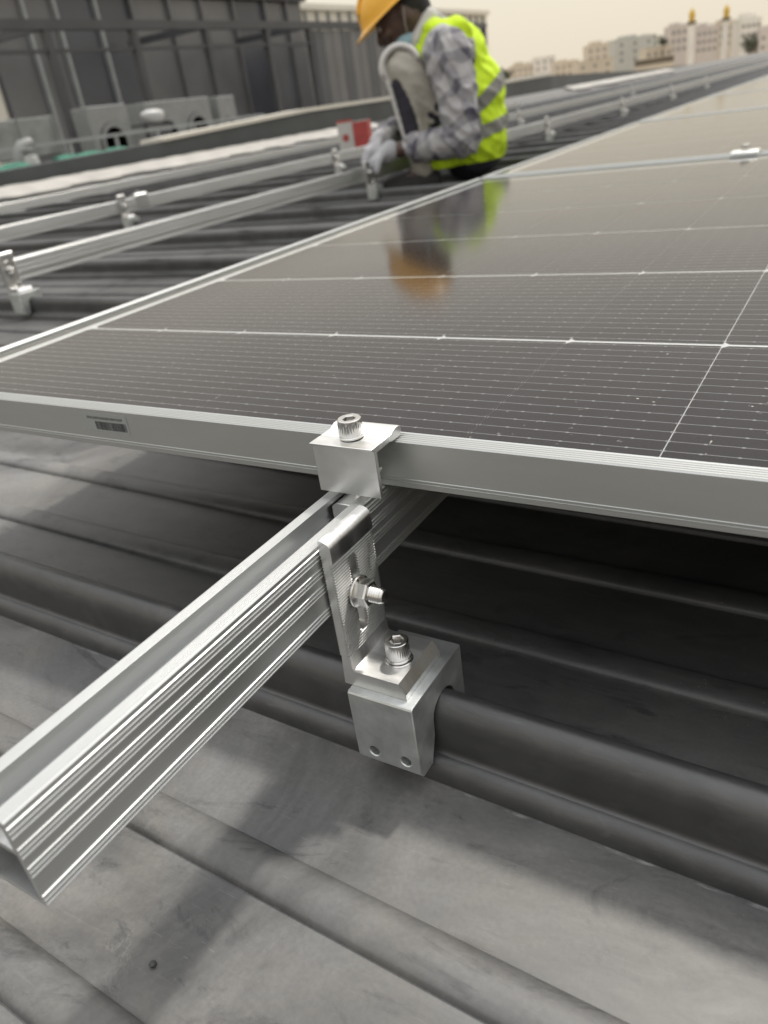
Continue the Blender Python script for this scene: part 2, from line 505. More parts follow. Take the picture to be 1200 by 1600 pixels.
# ------------------------------------------------------------------ mounting rails
def rail_section():
    # x = 0 at the middle, z = 0 at the top
    w = 0.01275
    def ridges(zs, side):
        pts = []
        for z in zs:
            r = 0.00052
            for i in range(7):
                a = PI / 2 - PI * i / 6
                pts.append((w + r * math.cos(a) * 1.3, z + r * math.sin(a)))
        return pts if side > 0 else [(-p, q) for p, q in pts[::-1]]
    zs = [-0.0030, -0.0050, -0.0070, -0.0118, -0.0137, -0.0156, -0.0203, -0.0222, -0.0241, -0.0334, -0.0353, -0.0372]
    def top_ridges(x0, x1, n):                   # fine lines rolled into the two lips
        pts = []
        for i in range(n):
            a = x0 + (x1 - x0) * i / n; b = x0 + (x1 - x0) * (i + 1) / n
            pts += [(a + (b - a) * 0.15, 0.0), (a + (b - a) * 0.3, 0.00022), (a + (b - a) * 0.7, 0.00022), (a + (b - a) * 0.85, 0.0)]
        return pts
    outer = []
    outer += [(w - 0.0006, 0.0), (w, -0.0006)]
    outer += ridges(zs, 1)
    outer += [(w, -0.0379), (w - 0.0004, -0.0383), (-w + 0.0004, -0.0383), (-w, -0.0379)]
    outer += ridges(zs, -1)
    outer += [(-w, -0.0006), (-w + 0.0006, 0.0)]
    outer += top_ridges(-w + 0.0008, -0.0068, 5)
    outer += [(-0.0064, 0.0), (-0.0064, -0.0026), (-0.0092, -0.0030), (-0.0104, -0.0040), (-0.0104, -0.0128), (0.0104, -0.0128), (0.0104, -0.0040), (0.0092, -0.0030), (0.0064, -0.0026), (0.0064, 0.0)]
    outer += top_ridges(0.0068, w - 0.0008, 5)
    hole = [(-0.0108, -0.0150), (0.0108, -0.0150), (0.0108, -0.0362), (-0.0108, -0.0362)]
    return [outer, hole]

RAIL_TOP = -0.0252
FAR_DROP = -0.016                                  # the bare rails are set lower in their bracket slots
def make_rail(x, y0, y1, label, dz=0.0):
    o = prism('mounting_rail', rail_section(), 0, y1 - y0, 'y', M['alu'], None, None, 28)
    o.location = (x, y0, RAIL_TOP + dz)
    if dz: o.scale = (1.14, 1, 1.14)                 # the long bare rails are of a heavier section
    tag(o, label, 'rail', 'aluminium mounting rails')
    return o
RX = 0.0747
make_rail(RX, -0.2211, 7.9, 'near ribbed aluminium rail with open cut end, running under the clamped panel corner')
R1, R2, R3 = -1.29, -2.18, -3.55
make_rail(R1, 0.695, 30.0, 'aluminium rail beside the bare panel edge, the one under the gloved hand', FAR_DROP)
make_rail(R2, -0.3, 30.0, 'middle aluminium rail, second one out from the panel edge', FAR_DROP)
make_rail(R3, 0.8, 9.5, 'thin far aluminium rail nearest the pale membrane strip', FAR_DROP)

# ------------------------------------------------------------------ fasteners
def socket_head(name, loc, r, h, parent, hex_af=0.006, axis=(0, 0, 1), knurl=True):
    m4 = frame_to(loc, axis)
    bm = bmesh.new()
    kn = (lambda a: r + 0.00012 * math.cos(a * 36)) if knurl else r
    prof = [(r * 0.97, 0), (kn, 0.0006), (kn, h * 0.72), (r, h * 0.78), (r, h - 0.0007), (r * 0.985, h - 0.00025), (r * 0.93, h),
            (hexr(hex_af * 1.12), h), (hexr(hex_af), h - 0.0005), (hexr(hex_af), h - 0.0045), (0.0004, h - 0.0052)]
    add_lathe(bm, prof, 72, m4)
    o = bm_obj(name, bm, M['steel'], parent, 30)
    return o

def washer(name, loc, r, h, parent, rin=0.0038, split=False):
    m4 = frame_to(loc, (0, 0, 1))
    bm = bmesh.new()
    prof = [(rin, 0), (r - 0.0003, 0), (r, 0.0003), (r, h - 0.0003), (r - 0.0003, h), (rin, h)]
    rings = []
    seg = 48
    for i in range(seg + (0 if not split else 1)):
        a = 2 * PI * i / seg * (0.985 if split else 1)
        lift = (0.0007 * i / seg if split else 0)
        rings.append([bm.verts.new(m4 @ Vector((p * math.cos(a), p * math.sin(a), z + lift))) for p, z in prof])
    n = len(rings)
    for i in range(n if not split else n - 1):
        A, B = rings[i], rings[(i + 1) % n]
        for j in range(len(prof)):
            j2 = (j + 1) % len(prof)
            bm.faces.new((A[j], B[j], B[j2], A[j2]))
    if split:
        bm.faces.new(rings[0][::-1]); bm.faces.new(rings[-1])
    return bm_obj(name, bm, M['steel'], parent, 30)

def threaded_rod(name, p0, p1, r, parent, pitch=0.00125):
    d = Vector(p1) - Vector(p0); L = d.length
    m4 = frame_to(p0, d)
    prof = [(r * 0.86, 0)]
    n = int(L / pitch) - 1
    for i in range(n):
        z = i * pitch
        prof += [(r * 0.86, z + 0.0001), (r, z + pitch * 0.45), (r, z + pitch * 0.6)]
    prof += [(r * 0.86, n * pitch), (r * 0.9, L - 0.0012), (r * 0.76, L - 0.0002), (r * 0.6, L)]
    return lathe(name, prof, 28, m4, M['steel'], parent, 50)

# ------------------------------------------------------------------ L foot and seam clamp (origin of both: the foreground pair)
FX, FY = 0.0, 0.0
def build_foot(label, group):
    t = thing('angle_bracket', label, 'bracket', (0, 0, 0), 0, group)
    xb, xf = 0.0884, 0.0942                      # back and front face of the upright
    prof = []
    prof += [(xb, -0.1034), (0.1230, -0.1034), (0.1230, -0.1003), (0.1196, -0.0945), (0.0962, -0.0945), (0.0948, -0.0941), (0.0943, -0.0928)]
    z = -0.0868
    prof += [(xf + 0.0002, z - 0.0010)]
    tooth = 0.00150
    while z < -0.0350:
        prof += [(xf, z), (xf, z + tooth * 0.28), (xf - 0.0016, z + tooth * 0.55), (xf - 0.0016, z + tooth * 0.70)]
        z += tooth
    prof += [(xf, z), (xf + 0.0004, z + 0.0012), (xf + 0.0005, z + 0.006)]
    for i in range(9):                           # rounded top
        a = PI / 2 * i / 8
        prof.append((xf - 0.0041 + 0.0046 * math.cos(a), -0.0268 + 0.0044 * math.sin(a)))
    prof += [(xb + 0.0004, -0.0224), (xb, -0.0228)]
    zb = -0.0300
    while zb > -0.0870:                           # fine teeth on the rail side too
        prof += [(xb, zb), (xb + 0.0009, zb - tooth * 0.5)]
        zb -= tooth
    plate = prism('bracket_plate', [prof], -0.0612, -0.0265, 'y', M['alu_foot'], t, None, 25)
    c1 = bpy.data.objects.new('cutter', None)
    slot = []
    for i in range(13):
        a = PI * i / 12; slot.append((-0.0452 + 0.0033 * math.cos(a), -0.0405 + 0.0033 * math.sin(a)))
    for i in range(13):
        a = PI + PI * i / 12; slot.append((-0.0452 + 0.0033 * math.cos(a), -0.0768 + 0.0033 * math.sin(a)))
    cut = prism('cutter', [slot], 0.080, 0.102, 'x', None)
    bpy.data.objects.remove(c1)
    boolean_cut(plate, [cut]); shade(plate.data, 25)
    # T bolt through the slot with a flange nut
    ax, az = -0.0460, -0.0575
    rod = threaded_rod('threaded_bolt', (0.0876, ax, az), (0.1092, ax, az), 0.0040, t)
    nm = frame_to((0.0945, ax, az), (1, 0, 0)) @ Matrix.Rotation(0.35, 4, 'Z')
    nut = lathe('flange_nut', [(0.0041, 0), (0.0078, 0), (0.0080, 0.0006), (0.0078, 0.0014), (hexr(0.0118), 0.0022), (hexr(0.0120), 0.0064), (hexr(0.0108), 0.0072), (0.0044, 0.0074), (0.0041, 0.0068)], 60, nm, M['steel'], t, 25)
    # socket bolt through the base
    bc = (0.1112, -0.0452)
    washer('flat_washer', (bc[0], bc[1], -0.0945), 0.0070, 0.0011, t)
    washer('spring_washer', (bc[0], bc[1], -0.0934), 0.0063, 0.0013, t, split=True)
    socket_head('socket_bolt', (bc[0], bc[1], -0.0920), 0.0058, 0.0095, t)
    return t

def build_seam_clamp(label, group):
    t = thing('seam_clamp', label, 'clamp', (0, 0, 0), 0, group)
    yc = -0.0400
    top, bot = -0.1036, -0.1490
    pr = [(-0.0660, top - 0.0012), (-0.0655, top - 0.0004), (-0.0647, top), (-0.0150, top), (-0.0141, top - 0.0004), (-0.0138, top - 0.0014)]
    pr += [(-0.0138, -0.1400), (-0.0165, bot + 0.002), (-0.0235, bot + 0.002), (-0.0246, -0.1345), (-0.0252, -0.1270)]
    for i in range(9):
        a = PI * i / 8
        pr.append((yc + 0.0034 + 0.0112 * math.cos(a), -0.1255 + 0.0090 * math.sin(a)))
    pr += [(-0.0484, -0.1340), (-0.0538, bot), (-0.0634, bot), (-0.0660, -0.1452)]
    blk = prism('clamp_block', [pr], 0.0922, 0.1280, 'x', M['alu_block'], t, None, 30)
    cuts = []
    for hx in (0.1022, 0.1202):
        b = bmesh.new(); add_lathe(b, [(0.0030, 0), (0.0030, 0.03)], 28, frame_to((hx, -0.075, -0.1395), (0, 1, 0)))
        cuts.append(bm_obj('cutter', b, None))
    boolean_cut(blk, cuts); bevel(blk, 0.0005, 2, 50); shade(blk.data, 30)
    for hx in (0.1022, 0.1202):
        threaded_rod('set_screw', (hx, -0.0550, -0.1395), (hx, -0.0424, -0.1395), 0.00262, t, 0.0009)
    return t

foot0 = build_foot('near serrated aluminium angle bracket bolted to the ribbed rail, base on the seam clamp', 'angle brackets holding the rails')
blk0 = build_seam_clamp('near aluminium seam clamp block with two threaded holes, gripping the roof seam', 'seam clamps under the brackets')

# ------------------------------------------------------------------ end clamp on the panel corner
def build_end_clamp():
    t = thing('end_clamp', 'aluminium end clamp with socket bolt gripping the panel frame edge over the near rail', 'clamp')
    y0 = -0.0185
    pr = [(y0 - 0.0022, 0.0043), (y0 - 0.0022, 0.0034), (y0, 0.0026), (y0, -0.0222), (y0 + 0.0022, -0.0222), (y0 + 0.0022, -0.0090), (y0 + 0.0046, -0.0086), (y0 + 0.0046, -0.0074), (y0 + 0.0022, -0.0072),
          (y0 + 0.0022, 0.0012), (-0.0042, 0.0012), (-0.0026, 0.0006), (0.0046, 0.0004), (0.0066, 0.0010), (0.0074, 0.0028), (0.0070, 0.0048), (0.0056, 0.0058), (0.0016, 0.0059), (-0.0004, 0.0052), (-0.0022, 0.0043), (-0.0110, 0.0042), (-0.0112, 0.0038), (-0.0116, 0.0042)]
    prism('clamp_body', [pr], 0.0612, 0.0966, 'x', M['alu_foot'], t, 0.00025, 30)
    bx, by = 0.0790, -0.0096
    washer('spring_washer', (bx, by, 0.0043), 0.0060, 0.0013, t, split=True)
    socket_head('socket_bolt', (bx, by, 0.0058), 0.0058, 0.0084, t)
    lathe('bolt_shank', [(0.0036, 0), (0.0036, 0.040)], 20, frame_to((bx, by, -0.0358), (0, 0, 1)), M['steel'], t)
    nutp = [(-0.0086, -0.0375), (-0.0086, -0.0305), (-0.0058, -0.0285), (0.0058, -0.0285), (0.0086, -0.0305), (0.0086, -0.0375)]
    n = prism('channel_nut', [nutp], by - 0.009, by + 0.009, 'y', M['alu_foot'], t, 0.0003, 30)
    n.location.x = RX
    return t
build_end_clamp()

# ------------------------------------------------------------------ solar panels
PW, GAP, PX0, PX1, FH = 1.120, 0.020, -0.361, 1.716, 0.0250
CX, CY = 0.0915, 0.1835
CXA = 0.1228                                      # a column line on the near panel
def cell_mesh():
    w, h, c = 0.0454, 0.0886, 0.0032
    lp = [(-w, -h + c), (-w + c, -h), (w - 0.0006, -h), (w, -h + 0.0006), (w, h - 0.0006), (w - 0.0006, h), (-w + c, h), (-w, h - c)]
    bm = bmesh.new(); add_prism(bm, [lp], -0.0002, 0.0, 'z')
    bmesh.ops.recalc_face_normals(bm, faces=bm.faces)
    me = bpy.data.meshes.new('solar_cell'); bm.to_mesh(me); bm.free(); me.materials.append(M['cell'])
    return me
CELL = cell_mesh()
ncol = 0
cols = []
x = CXA - CX * 5 + CX / 2
while x - CX / 2 > PX0 + 0.008 + CX * 0: 
    x -= CX
x += CX
while x + CX / 2 < PX1 - 0.008:
    cols.append(x); x += CX

def bar_profile():
    # outward face at p = 0, top at q = 0, lip running inward (+p)
    top = []
    n = 5
    for i in range(n):
        a = 0.0008 + 0.0098 * i / n; b = 0.0008 + 0.0098 * (i + 1) / n; d = b - a
        top += [(a + d * 0.08, -0.0007), (a + d * 0.30, 0.0), (a + d * 0.62, 0.0), (a + d * 0.92, -0.0007)]
    return [(0.0, -0.0006), (0.0004, -0.0001)] + top + [(0.0112, -0.0002), (0.0114, -0.0006), (0.0110, -0.0012), (0.0016, -0.0014), (0.0016, -0.0236), (0.0240, -0.0236), (0.0240, -FH), (0.0004, -FH), (0.0, -FH + 0.0004),
            (0.0, -0.0222), (-0.00035, -0.0220), (-0.00035, -0.0216), (0.0, -0.0214), (0.0, -0.0206), (-0.00035, -0.0204), (-0.00035, -0.0200), (0.0, -0.0198)]

def build_panel(k, label):
    y0 = k * (PW + GAP)
    t = thing('solar_panel', label, 'solar panel', (PX0, y0, 0), 0, 'solar panels laid edge to edge')
    L = PX1 - PX0
    prf = bar_profile()
    prism('frame_bar', [prf], 0, L, 'x', M['alu_frame'], t, None, 30)
    prism('frame_bar', [[(PW - p, q) for p, q in prf]], 0, L, 'x', M['alu_frame'], t, None, 30)
    prism('frame_bar', [prf], 0.0117, PW - 0.0117, 'y', M['alu_frame'], t, None, 30)
    prism('frame_bar', [[(L - p, q) for p, q in prf]], 0.0117, PW - 0.0117, 'y', M['alu_frame'], t, None, 30)
    gp = box('glass_pane', 0.0020, L - 0.0020, 0.0020, PW - 0.0020, -0.0046, -0.0016, M['glass'], t)
    gp.data.materials.append(M['clear'])
    for f in gp.data.polygons: f.material_index = 0 if f.normal.z > 0.5 else 1
    box('backsheet', 0.0020, L - 0.0020, 0.0020, PW - 0.0020, -0.0066, -0.0060, M['backsheet'], t)
    box('bounce_blocker', 0.0022, L - 0.0022, 0.0022, PW - 0.0022, -0.0078, -0.0068, M['rear'], t)  # unseen black sheet, added to stop light bouncing off the panel's underside
    rows = [(0.0128 + 0.1776) / 2] + [0.178 + CY * (r + 0.5) for r in range(5)]
    if k < 2:
        for r in rows:
            for cx in cols:
                o = bpy.data.objects.new('solar_cell', CELL); COL.objects.link(o); o.parent = t
                o.location = (cx - PX0, r, -0.0052)
                if r < 0.12: o.scale = (1, 0.907, 1)
    else:
        bm = bmesh.new()
        for r in rows:
            for cx in cols:
                add_box(bm, cx - PX0 - 0.0452, cx - PX0 + 0.0452, r - (0.082 if r < 0.12 else 0.0908), r + (0.082 if r < 0.12 else 0.0908), -0.0054, -0.0052)
        o = bm_obj('solar_cell_layer', bm, M['cell_far'], t); o['kind'] = 'stuff'
    return t
M['cell_far'] = plain('silicon_cell_far', (0.02, 0.017, 0.02), 0.45, 0.2, 9, 0, 0)
ordinal = ['nearest solar panel, the one gripped by the end clamp, barcode sticker on its frame', 'second solar panel, just past the first joint, reflecting cream sky',
           'third solar panel beyond the second joint, pale with sky reflection', 'fourth solar panel, far right near the skyline', 'fifth solar panel at the far end, top right corner of the photo',
           'sixth solar panel past the fifth at the far end', 'last solar panel at the end of the row']
panels = [build_panel(k, ordinal[k]) for k in range(7)]
lab = box('barcode_sticker', -0.1345 - PX0, -0.0935 - PX0, -0.00025, -0.00002, -0.0150, -0.0028, M['label'], panels[0])
bm = bmesh.new()
x = -0.1235 - PX0
while x < -0.0955 - PX0:
    w = random.choice((0.0002, 0.0003, 0.0005, 0.0007))
    add_box(bm, x, x + w, -0.00033, -0.00027, -0.0137, -0.0082); x += w + random.choice((0.0002, 0.0003, 0.0004))
x = -0.1300 - PX0
while x < -0.0975 - PX0:                          # the print above the bars, too small to read
    add_box(bm, x, x + 0.0005, -0.00033, -0.00027, -0.0066 - random.random() * 0.0003, -0.0052 + random.random() * 0.0002); x += 0.0009 + random.random() * 0.0004
bm_obj('barcode', bm, M['ink'], lab)

def build_mid_clamp(label):
    t = thing('mid_clamp', label, 'clamp', (0, 0, 0), 0, 'mid clamps in the panel joints')
    pr = [(-0.0185, 0.0008), (0.0185, 0.0008), (0.0190, 0.0034), (0.0176, 0.0048), (-0.0176, 0.0048), (-0.0190, 0.0034)]
    prism('clamp_bridge', [pr], -0.0200, 0.0200, 'x', M['alu_foot'], t, 0.0004, 30)
    box('clamp_web', -0.019, 0.019, -0.0085, 0.0085, -0.0245, 0.0006, M['alu_foot'], t)
    socket_head('socket_bolt', (0, 0, 0.0050), 0.0060, 0.0085, t)
    return t
mc = build_mid_clamp('mid clamp in the first panel joint, near the right edge of the photo')
mc.location = (0.093, PW + GAP / 2, 0)
for k in range(2, 6):
    c = copy_tree(mc); c.location = (0.093, k * (PW + GAP) - GAP / 2, 0)
    c['label'] = 'mid clamp in the %s panel joint along the near rail' % ('', '', 'second', 'third', 'fourth', 'fifth')[k]

# brackets and seam clamps along the other rails
spots = [(R1, 2, 'beside the bare panel edge, at the left edge of the photo'),
         (R1, 6, 'by the gloved hands of the worker'),
         (R1, 11, 'just behind the yellow vest'), (R1, 15, 'two along from the yellow vest'), (R1, 19, 'far along the rail past the panels'), (R1, 23, 'farthest along the rail past the panels'),
         (R2, 5, 'on the middle rail, left of the worker'), (R2, 9, 'on the middle rail near the red carton'),
         (R2, 16, 'on the middle rail, beyond the vest'), (R2, 25, 'on the middle rail near the skyline'), (R3, 5, 'on the thin far rail by the pale strip')]
for rx, k, where in spots:
    for src, kind in ((foot0, 'aluminium angle bracket'), (blk0, 'aluminium seam clamp block')):
        c = copy_tree(src)
        dx = rx - RX + 0.0022
        c.location = (dx, rib_y(k, rx + 0.03) - rib_y(0, 0.11), 0)
        c['label'] = kind + ' ' + where
for rx, y, where in ((R2, 1.93, 'middle rail, left of the worker'), ):
    t = thing('rail_splice', 'bright splice sleeve round the ' + where, 'splice')
    pr = [(-0.016, -0.043), (0.0165, -0.043), (0.0165, 0.006), (0.010, 0.011), (-0.010, 0.011), (-0.016, 0.006)]
    prism('splice_sleeve', [pr, [(-0.0138, -0.0396), (0.0140, -0.0396), (0.0140, 0.0016), (-0.0138, 0.0016)]], y, y + 0.06, 'y', M['alu'], t, None, 30).location = (rx, 0, RAIL_TOP + FAR_DROP)
    socket_head('socket_bolt', (rx, y + 0.03, RAIL_TOP + FAR_DROP + 0.011), 0.0058, 0.009, t)

# a dark pebble on the pan
bm = bmesh.new(); bmesh.ops.create_icosphere(bm, subdivisions=2, radius=0.0016)
for v in bm.verts: v.co *= 1 + random.uniform(-0.2, 0.2); v.co.z *= 0.7
pb = bm_obj('pebble', bm, M['pebble'], None, 60, (0.0646, -0.1898, ROOF_Z + 0.0009))
tag(pb, 'tiny dark pebble lying in the rail shadow on the roof', 'pebble')

# ------------------------------------------------------------------ parapet, flashing, terrace
top = [(-4.75, -2.4, .06), (-4.75, 3.17, .094), (-4.75, 4.7, .121), (-4.75, 6.77, .185), (-4.9, 9, .19), (-5.7, 14.4, .198), (-5.7, 16.7, .222), (-6.0, 20.8, .149), (-6.2, 25.9, .041), (-6.0, 30, -.011), (-4.5, 39.4, -.168), (-3.4, 42.6, -.19)]
def strip_solid(pts, w, zb, dz=0.0):
    bm = bmesh.new(); rows = []
    for x, y, z in pts:
        rows.append([bm.verts.new(p) for p in ((x, y, zb), (x, y, z + dz), (x - w, y, z + dz), (x - w, y, zb))])
    for a, b in zip(rows, rows[1:]):
        for i in range(4):
            j = (i + 1) % 4
            bm.faces.new((a[i], b[i], b[j], a[j]))
    bm.faces.new(rows[0]); bm.faces.new(rows[-1][::-1])
    return bm
pt = thing('parapet', 'long charcoal sheet metal parapet along the far roof edge', 'wall')
bm_obj('parapet_wall', strip_solid(top, 0.22, -0.55), M['parapet'], pt)
cop = [(x + 0.02, y, z + 0.002) for x, y, z in top if 4.6 < y < 17]
def coping():
    bm = bmesh.new(); rows = []
    for x, y, z in cop:
        h = 0.018 + 0.0022 * y
        rows.append([bm.verts.new(p) for p in ((x, y, z), (x, y, z + h), (x - 0.27, y, z + h), (x - 0.27, y, z))])
    for a, b in zip(rows, rows[1:]):
        for i in range(4):
            j = (i + 1) % 4
            bm.faces.new((a[i], b[i], b[j], a[j]))
    bm.faces.new(rows[0]); bm.faces.new(rows[-1][::-1])
    return bm
bm_obj('coping', coping(), M['cream'], pt)

def flashing(y0, y1, name_label, xo=0.0):
    bm = bmesh.new(); rows = []
    n = int((y1 - y0) / 0.06)
    off = 0
    for i in range(n + 1):
        y = y0 + (y1 - y0) * i / n
        if i % 4 == 0: off = random.uniform(-0.035, 0.035)
        xt = -4.70 + xo
        xb = -4.50 + xo + off; zb = -0.058 + off * -0.2
        rows.append([bm.verts.new(p) for p in ((xt, y, 0.004 + random.uniform(-.003, .003)), (xt * 0.5 + xb * 0.5, y, -0.018 + random.uniform(-.004, .004)), (xb, y, zb), (xb, y, zb - 0.012), (xt, y, -0.02))])
    for a, b in zip(rows, rows[1:]):
        for i in range(5):
            j = (i + 1) % 5
            bm.faces.new((a[i], b[i], b[j], a[j]))
    bm.faces.new(rows[0]); bm.faces.new(rows[-1][::-1])
    o = bm_obj('flashing_strip', bm, M['flashing'], None, 50)
    return tag(o, name_label, 'flashing', 'pale flashing strips along the parapet')
flashing(-2.0, 7.8, 'long pale membrane strip with ragged edge along the dark parapet foot')
flashing(14.5, 22.5, 'short pale membrane strip far off on the roof below the skyline', 0.0)
bm = bmesh.new()
add_prism(bm, [[(-4.78, -0.55), (-4.78, -0.012), (-4.52, -0.075), (-4.33, -0.168), (-4.30, -0.19), (-4.30, -0.55)]], -2.4, 42, 'y')
tag(bm_obj('roof_upstand', bm, M['roof'], None), None, kind='structure')

terr = box('terrace', -45, -4.98, -14, 34, -0.8, -0.46, M['terrace'])
tag(terr, kind='structure')
gr = mesh_obj('ground', [(-3000, -3000, -12), (3000, -3000, -12), (3000, 3000, -12), (-3000, 3000, -12)], [(0, 1, 2, 3)], M['ground'])
tag(gr, kind='structure')

# ------------------------------------------------------------------ dark building, steel frame, plant on the terrace
bd = thing('dark_building', 'dark grey clad building with thin light vertical fins behind the steel frame', 'building', (-15, 11, -0.46))
box('building_core', -8, -0.12, 0, 10.75, 0, 3.58, M['slate_panel'], bd)
fy = [0.0, 0.93, 1.72, 2.83, 3.88, 5.12, 6.27, 7.52, 8.89, 9.9, 10.73]
for i in range(len(fy) - 1):
    for z0, z1 in ((0.02, 3.55),):
        box('cladding_panel', -0.11, -0.05 + random.uniform(-.004, .004), fy[i] + 0.015, fy[i + 1] - 0.015, z0, z1, M['slate_panel'] if i in (2, 3, 7) else M['dark_panel'], bd)
for i, y in enumerate(fy[1:-1]):
    box('fin', -0.05, 0.06, y - 0.03, y + 0.03, 0, 3.57, M['fin'] if i < 3 else M['dark_panel'], bd)
box('side_wall', -8.0, -0.2, -0.06, -0.003, 0.0, 2.4, M['cream'], bd)
box('roof_cap', -8.1, 0.1, -0.1, 10.85, 3.582, 3.70, M['dark_steel'], bd)

pg = thing('steel_frame', 'dark steel pergola frame of posts and beams in front of the dark building', 'pergola', (-12.5, 0, -0.46))
for y in (4.0, 6.2, 8.2, 10.25, 12.3, 14.4, 16.5, 18.24, 22.1, 26.3, 29.1):
    box('post', -0.07, 0.07, y - 0.07, y + 0.07, 0, 2.52, M['dark_steel'], pg)
box('beam', -0.08, 0.08, 3.8, 29.25, 2.525, 2.68, M['dark_steel'], pg)
box('beam', -0.05, 0.05, 3.8, 18.2, 2.18, 2.235, M['dark_steel'], pg)
for y in (10.25, 14.4, 18.24, 22.1, 26.3, 29.1):
    box('rafter', -2.3, -0.085, y - 0.05, y + 0.05, 2.53, 2.66, M['dark_steel'], pg)
y = 18.45
for i in range(18):                               # the dark screen that fills the far bays
    if not (21.95 < y < 22.2): box('screen_panel', -0.035, 0.0, y, y + 0.40, 0.05, 2.50, M['dark_panel'] if i % 3 else M['slate_panel'], pg)
    y += 0.43

cb = thing('cream_building', 'cream ribbed metal building rising behind the dark steel frame', 'building', (-19, 24.0, -0.46))
box('wall', -8, 0, 0, 20.6, 0, 4.1, M['cream'], cb)
for i in range(26):
    yy = 0.4 + i * 0.78
    box('cladding_rib', 0.001, 0.09, yy, yy + 0.10, 0.01, 4.05, M['galv'], cb)
box('roof_edge', -8.1, 0.15, -0.1, 20.7, 4.11, 4.3, M['cream'], cb)
lw = thing('pale_building', 'pale cream building seen past the left end of the dark building', 'building', (-19, 3.0, -0.46))
box('wall', -6, 0, -6, 7.6, 0, 2.45, M['cream'], lw)
box('roof_edge', -6.1, 0.1, -6.1, 7.7, 2.46, 2.6, M['cream'], lw)
for i in range(6): box('window', 0.001, 0.02, -5 + i * 2.0, -4 + i * 2.0, 1.0, 1.9, M['slate_panel'], lw)

rl = thing('guard_railing', 'light grey metal guard railing in front of the terrace plant', 'railing', (-10.4, 0, -0.46))
def rail_bar(z): return box('rail_bar', -0.022, 0.022, 6.4, 13.2, z - 0.022, z + 0.022, M['fin'], rl)
rail_bar(0.76); rail_bar(0.40)
for i in range(8): box('post', -0.02, 0.02, 6.5 + i * 0.93, 6.54 + i * 0.93, 0, 0.735, M['fin'], rl)

dc = thing('air_duct', 'galvanised rectangular air duct box at the left edge of the terrace', 'duct', (-11.4, 0, -0.46))
box('duct_body', -0.7, 0, 5.6, 9.0, 0.62, 1.17, M['galv'], dc, 0.01)
for yy in (5.6, 6.6, 7.6, 8.3, 8.97): box('duct_flange', -0.72, 0.02, yy, yy + 0.04, 0.60, 1.19, M['acwhite'], dc)
for yy in (6.0, 7.2, 8.6): box('duct_leg', -0.6, -0.55, yy, yy + 0.05, 0, 0.60, M['dark_steel'], dc)

def ac_unit(loc, w, h, d, fans, label):
    t = thing('air_conditioner', label, 'air conditioner', loc, 0, 'outdoor air conditioners on the terrace')
    box('casing', -d, 0, 0, w, 0.08, h, M['acwhite'], t, 0.015)
    for i in range(fans):
        cy = w * (i + 0.5) / fans; r = min(w / fans, h) * 0.36
        m4 = frame_to((0.0, cy, h * 0.54), (1, 0, 0))
        lathe('fan_opening', [(r, 0.001), (r, 0.012), (r * 0.93, 0.012), (r * 0.9, 0.004), (0.02, 0.004)], 40, m4, M['dark_steel'], t)
        bm = bmesh.new()
        for q in range(3):
            a = q * 2.094
            for s in (-0.35, 0.0, 0.35):
                pass
            vs = [bm.verts.new(m4 @ Vector((rr * math.cos(a + b), rr * math.sin(a + b), zz))) for rr, b, zz in ((0.05, -.3, .008), (r * .85, -.45, .008), (r * .88, .25, .03), (0.05, .3, .02))]
            bm.faces.new(vs)
            vs2 = [bm.verts.new(v.co + Vector((0.004, 0, 0))) for v in vs]
            bm.faces.new(vs2[::-1])
        bm_obj('fan_blade', bm, M['dark_panel'], t)
        for q in range(4):
            rr = r * (0.3 + 0.22 * q)
            lathe('guard_ring', [(rr, 0.030), (rr + 0.006, 0.030), (rr + 0.006, 0.036), (rr, 0.036)], 32, m4, M['acwhite'], t)
    for yy in (0.06, w - 0.1): box('foot', -d + 0.05, -0.05, yy, yy + 0.05, 0, 0.075, M['dark_steel'], t)
    return t
ac_unit((-10.95, 9.35, -0.46), 0.85, 1.22, 0.4, 1, 'grey air conditioner with one dark round fan, right of the duct box')
ac_unit((-11.3, 10.95, -0.46), 1.75, 1.22, 0.6, 2, 'long grey twin fan condenser, right of the single fan unit')
ac_unit((-11.3, 12.95, -0.46), 0.52, 1.20, 0.5, 1, 'small grey air conditioner standing at the right end of the plant row')
# bright cover between the units
bm = bmesh.new(); bmesh.ops.create_uvsphere(bm, u_segments=20, v_segments=12, radius=0.27)
for v in bm.verts:
    v.co.x *= 0.6; v.co.z *= 0.26 if v.co.z > 0 else 0.75; v.co.y *= 0.9
    v.co += v.co * random.uniform(-0.03, 0.03)
cv = bm_obj('white_sack', bm, M['white'], None, 60, (-10.8, 10.62, 0.55))
tag(cv, 'bright white sack slumped on top of the low crate between air conditioners', 'sack')
cr = thing('plant_crate', 'dark slatted crate standing under the white sack', 'crate', (-10.9, 10.3, -0.46))
for z in (0.05, 0.22, 0.39, 0.56, 0.70): box('slat', 0.2, 0.23, 0.02, 0.58, z, z + 0.12, M['dark_panel'], cr)
for yy in (0.02, 0.53): box('corner_post', 0.14, 0.19, yy, yy + 0.05, 0, 0.84, M['dark_steel'], cr)
box('crate_lid', -0.3, 0.24, 0.0, 0.6, 0.845, 0.87, M['dark_steel'], cr)

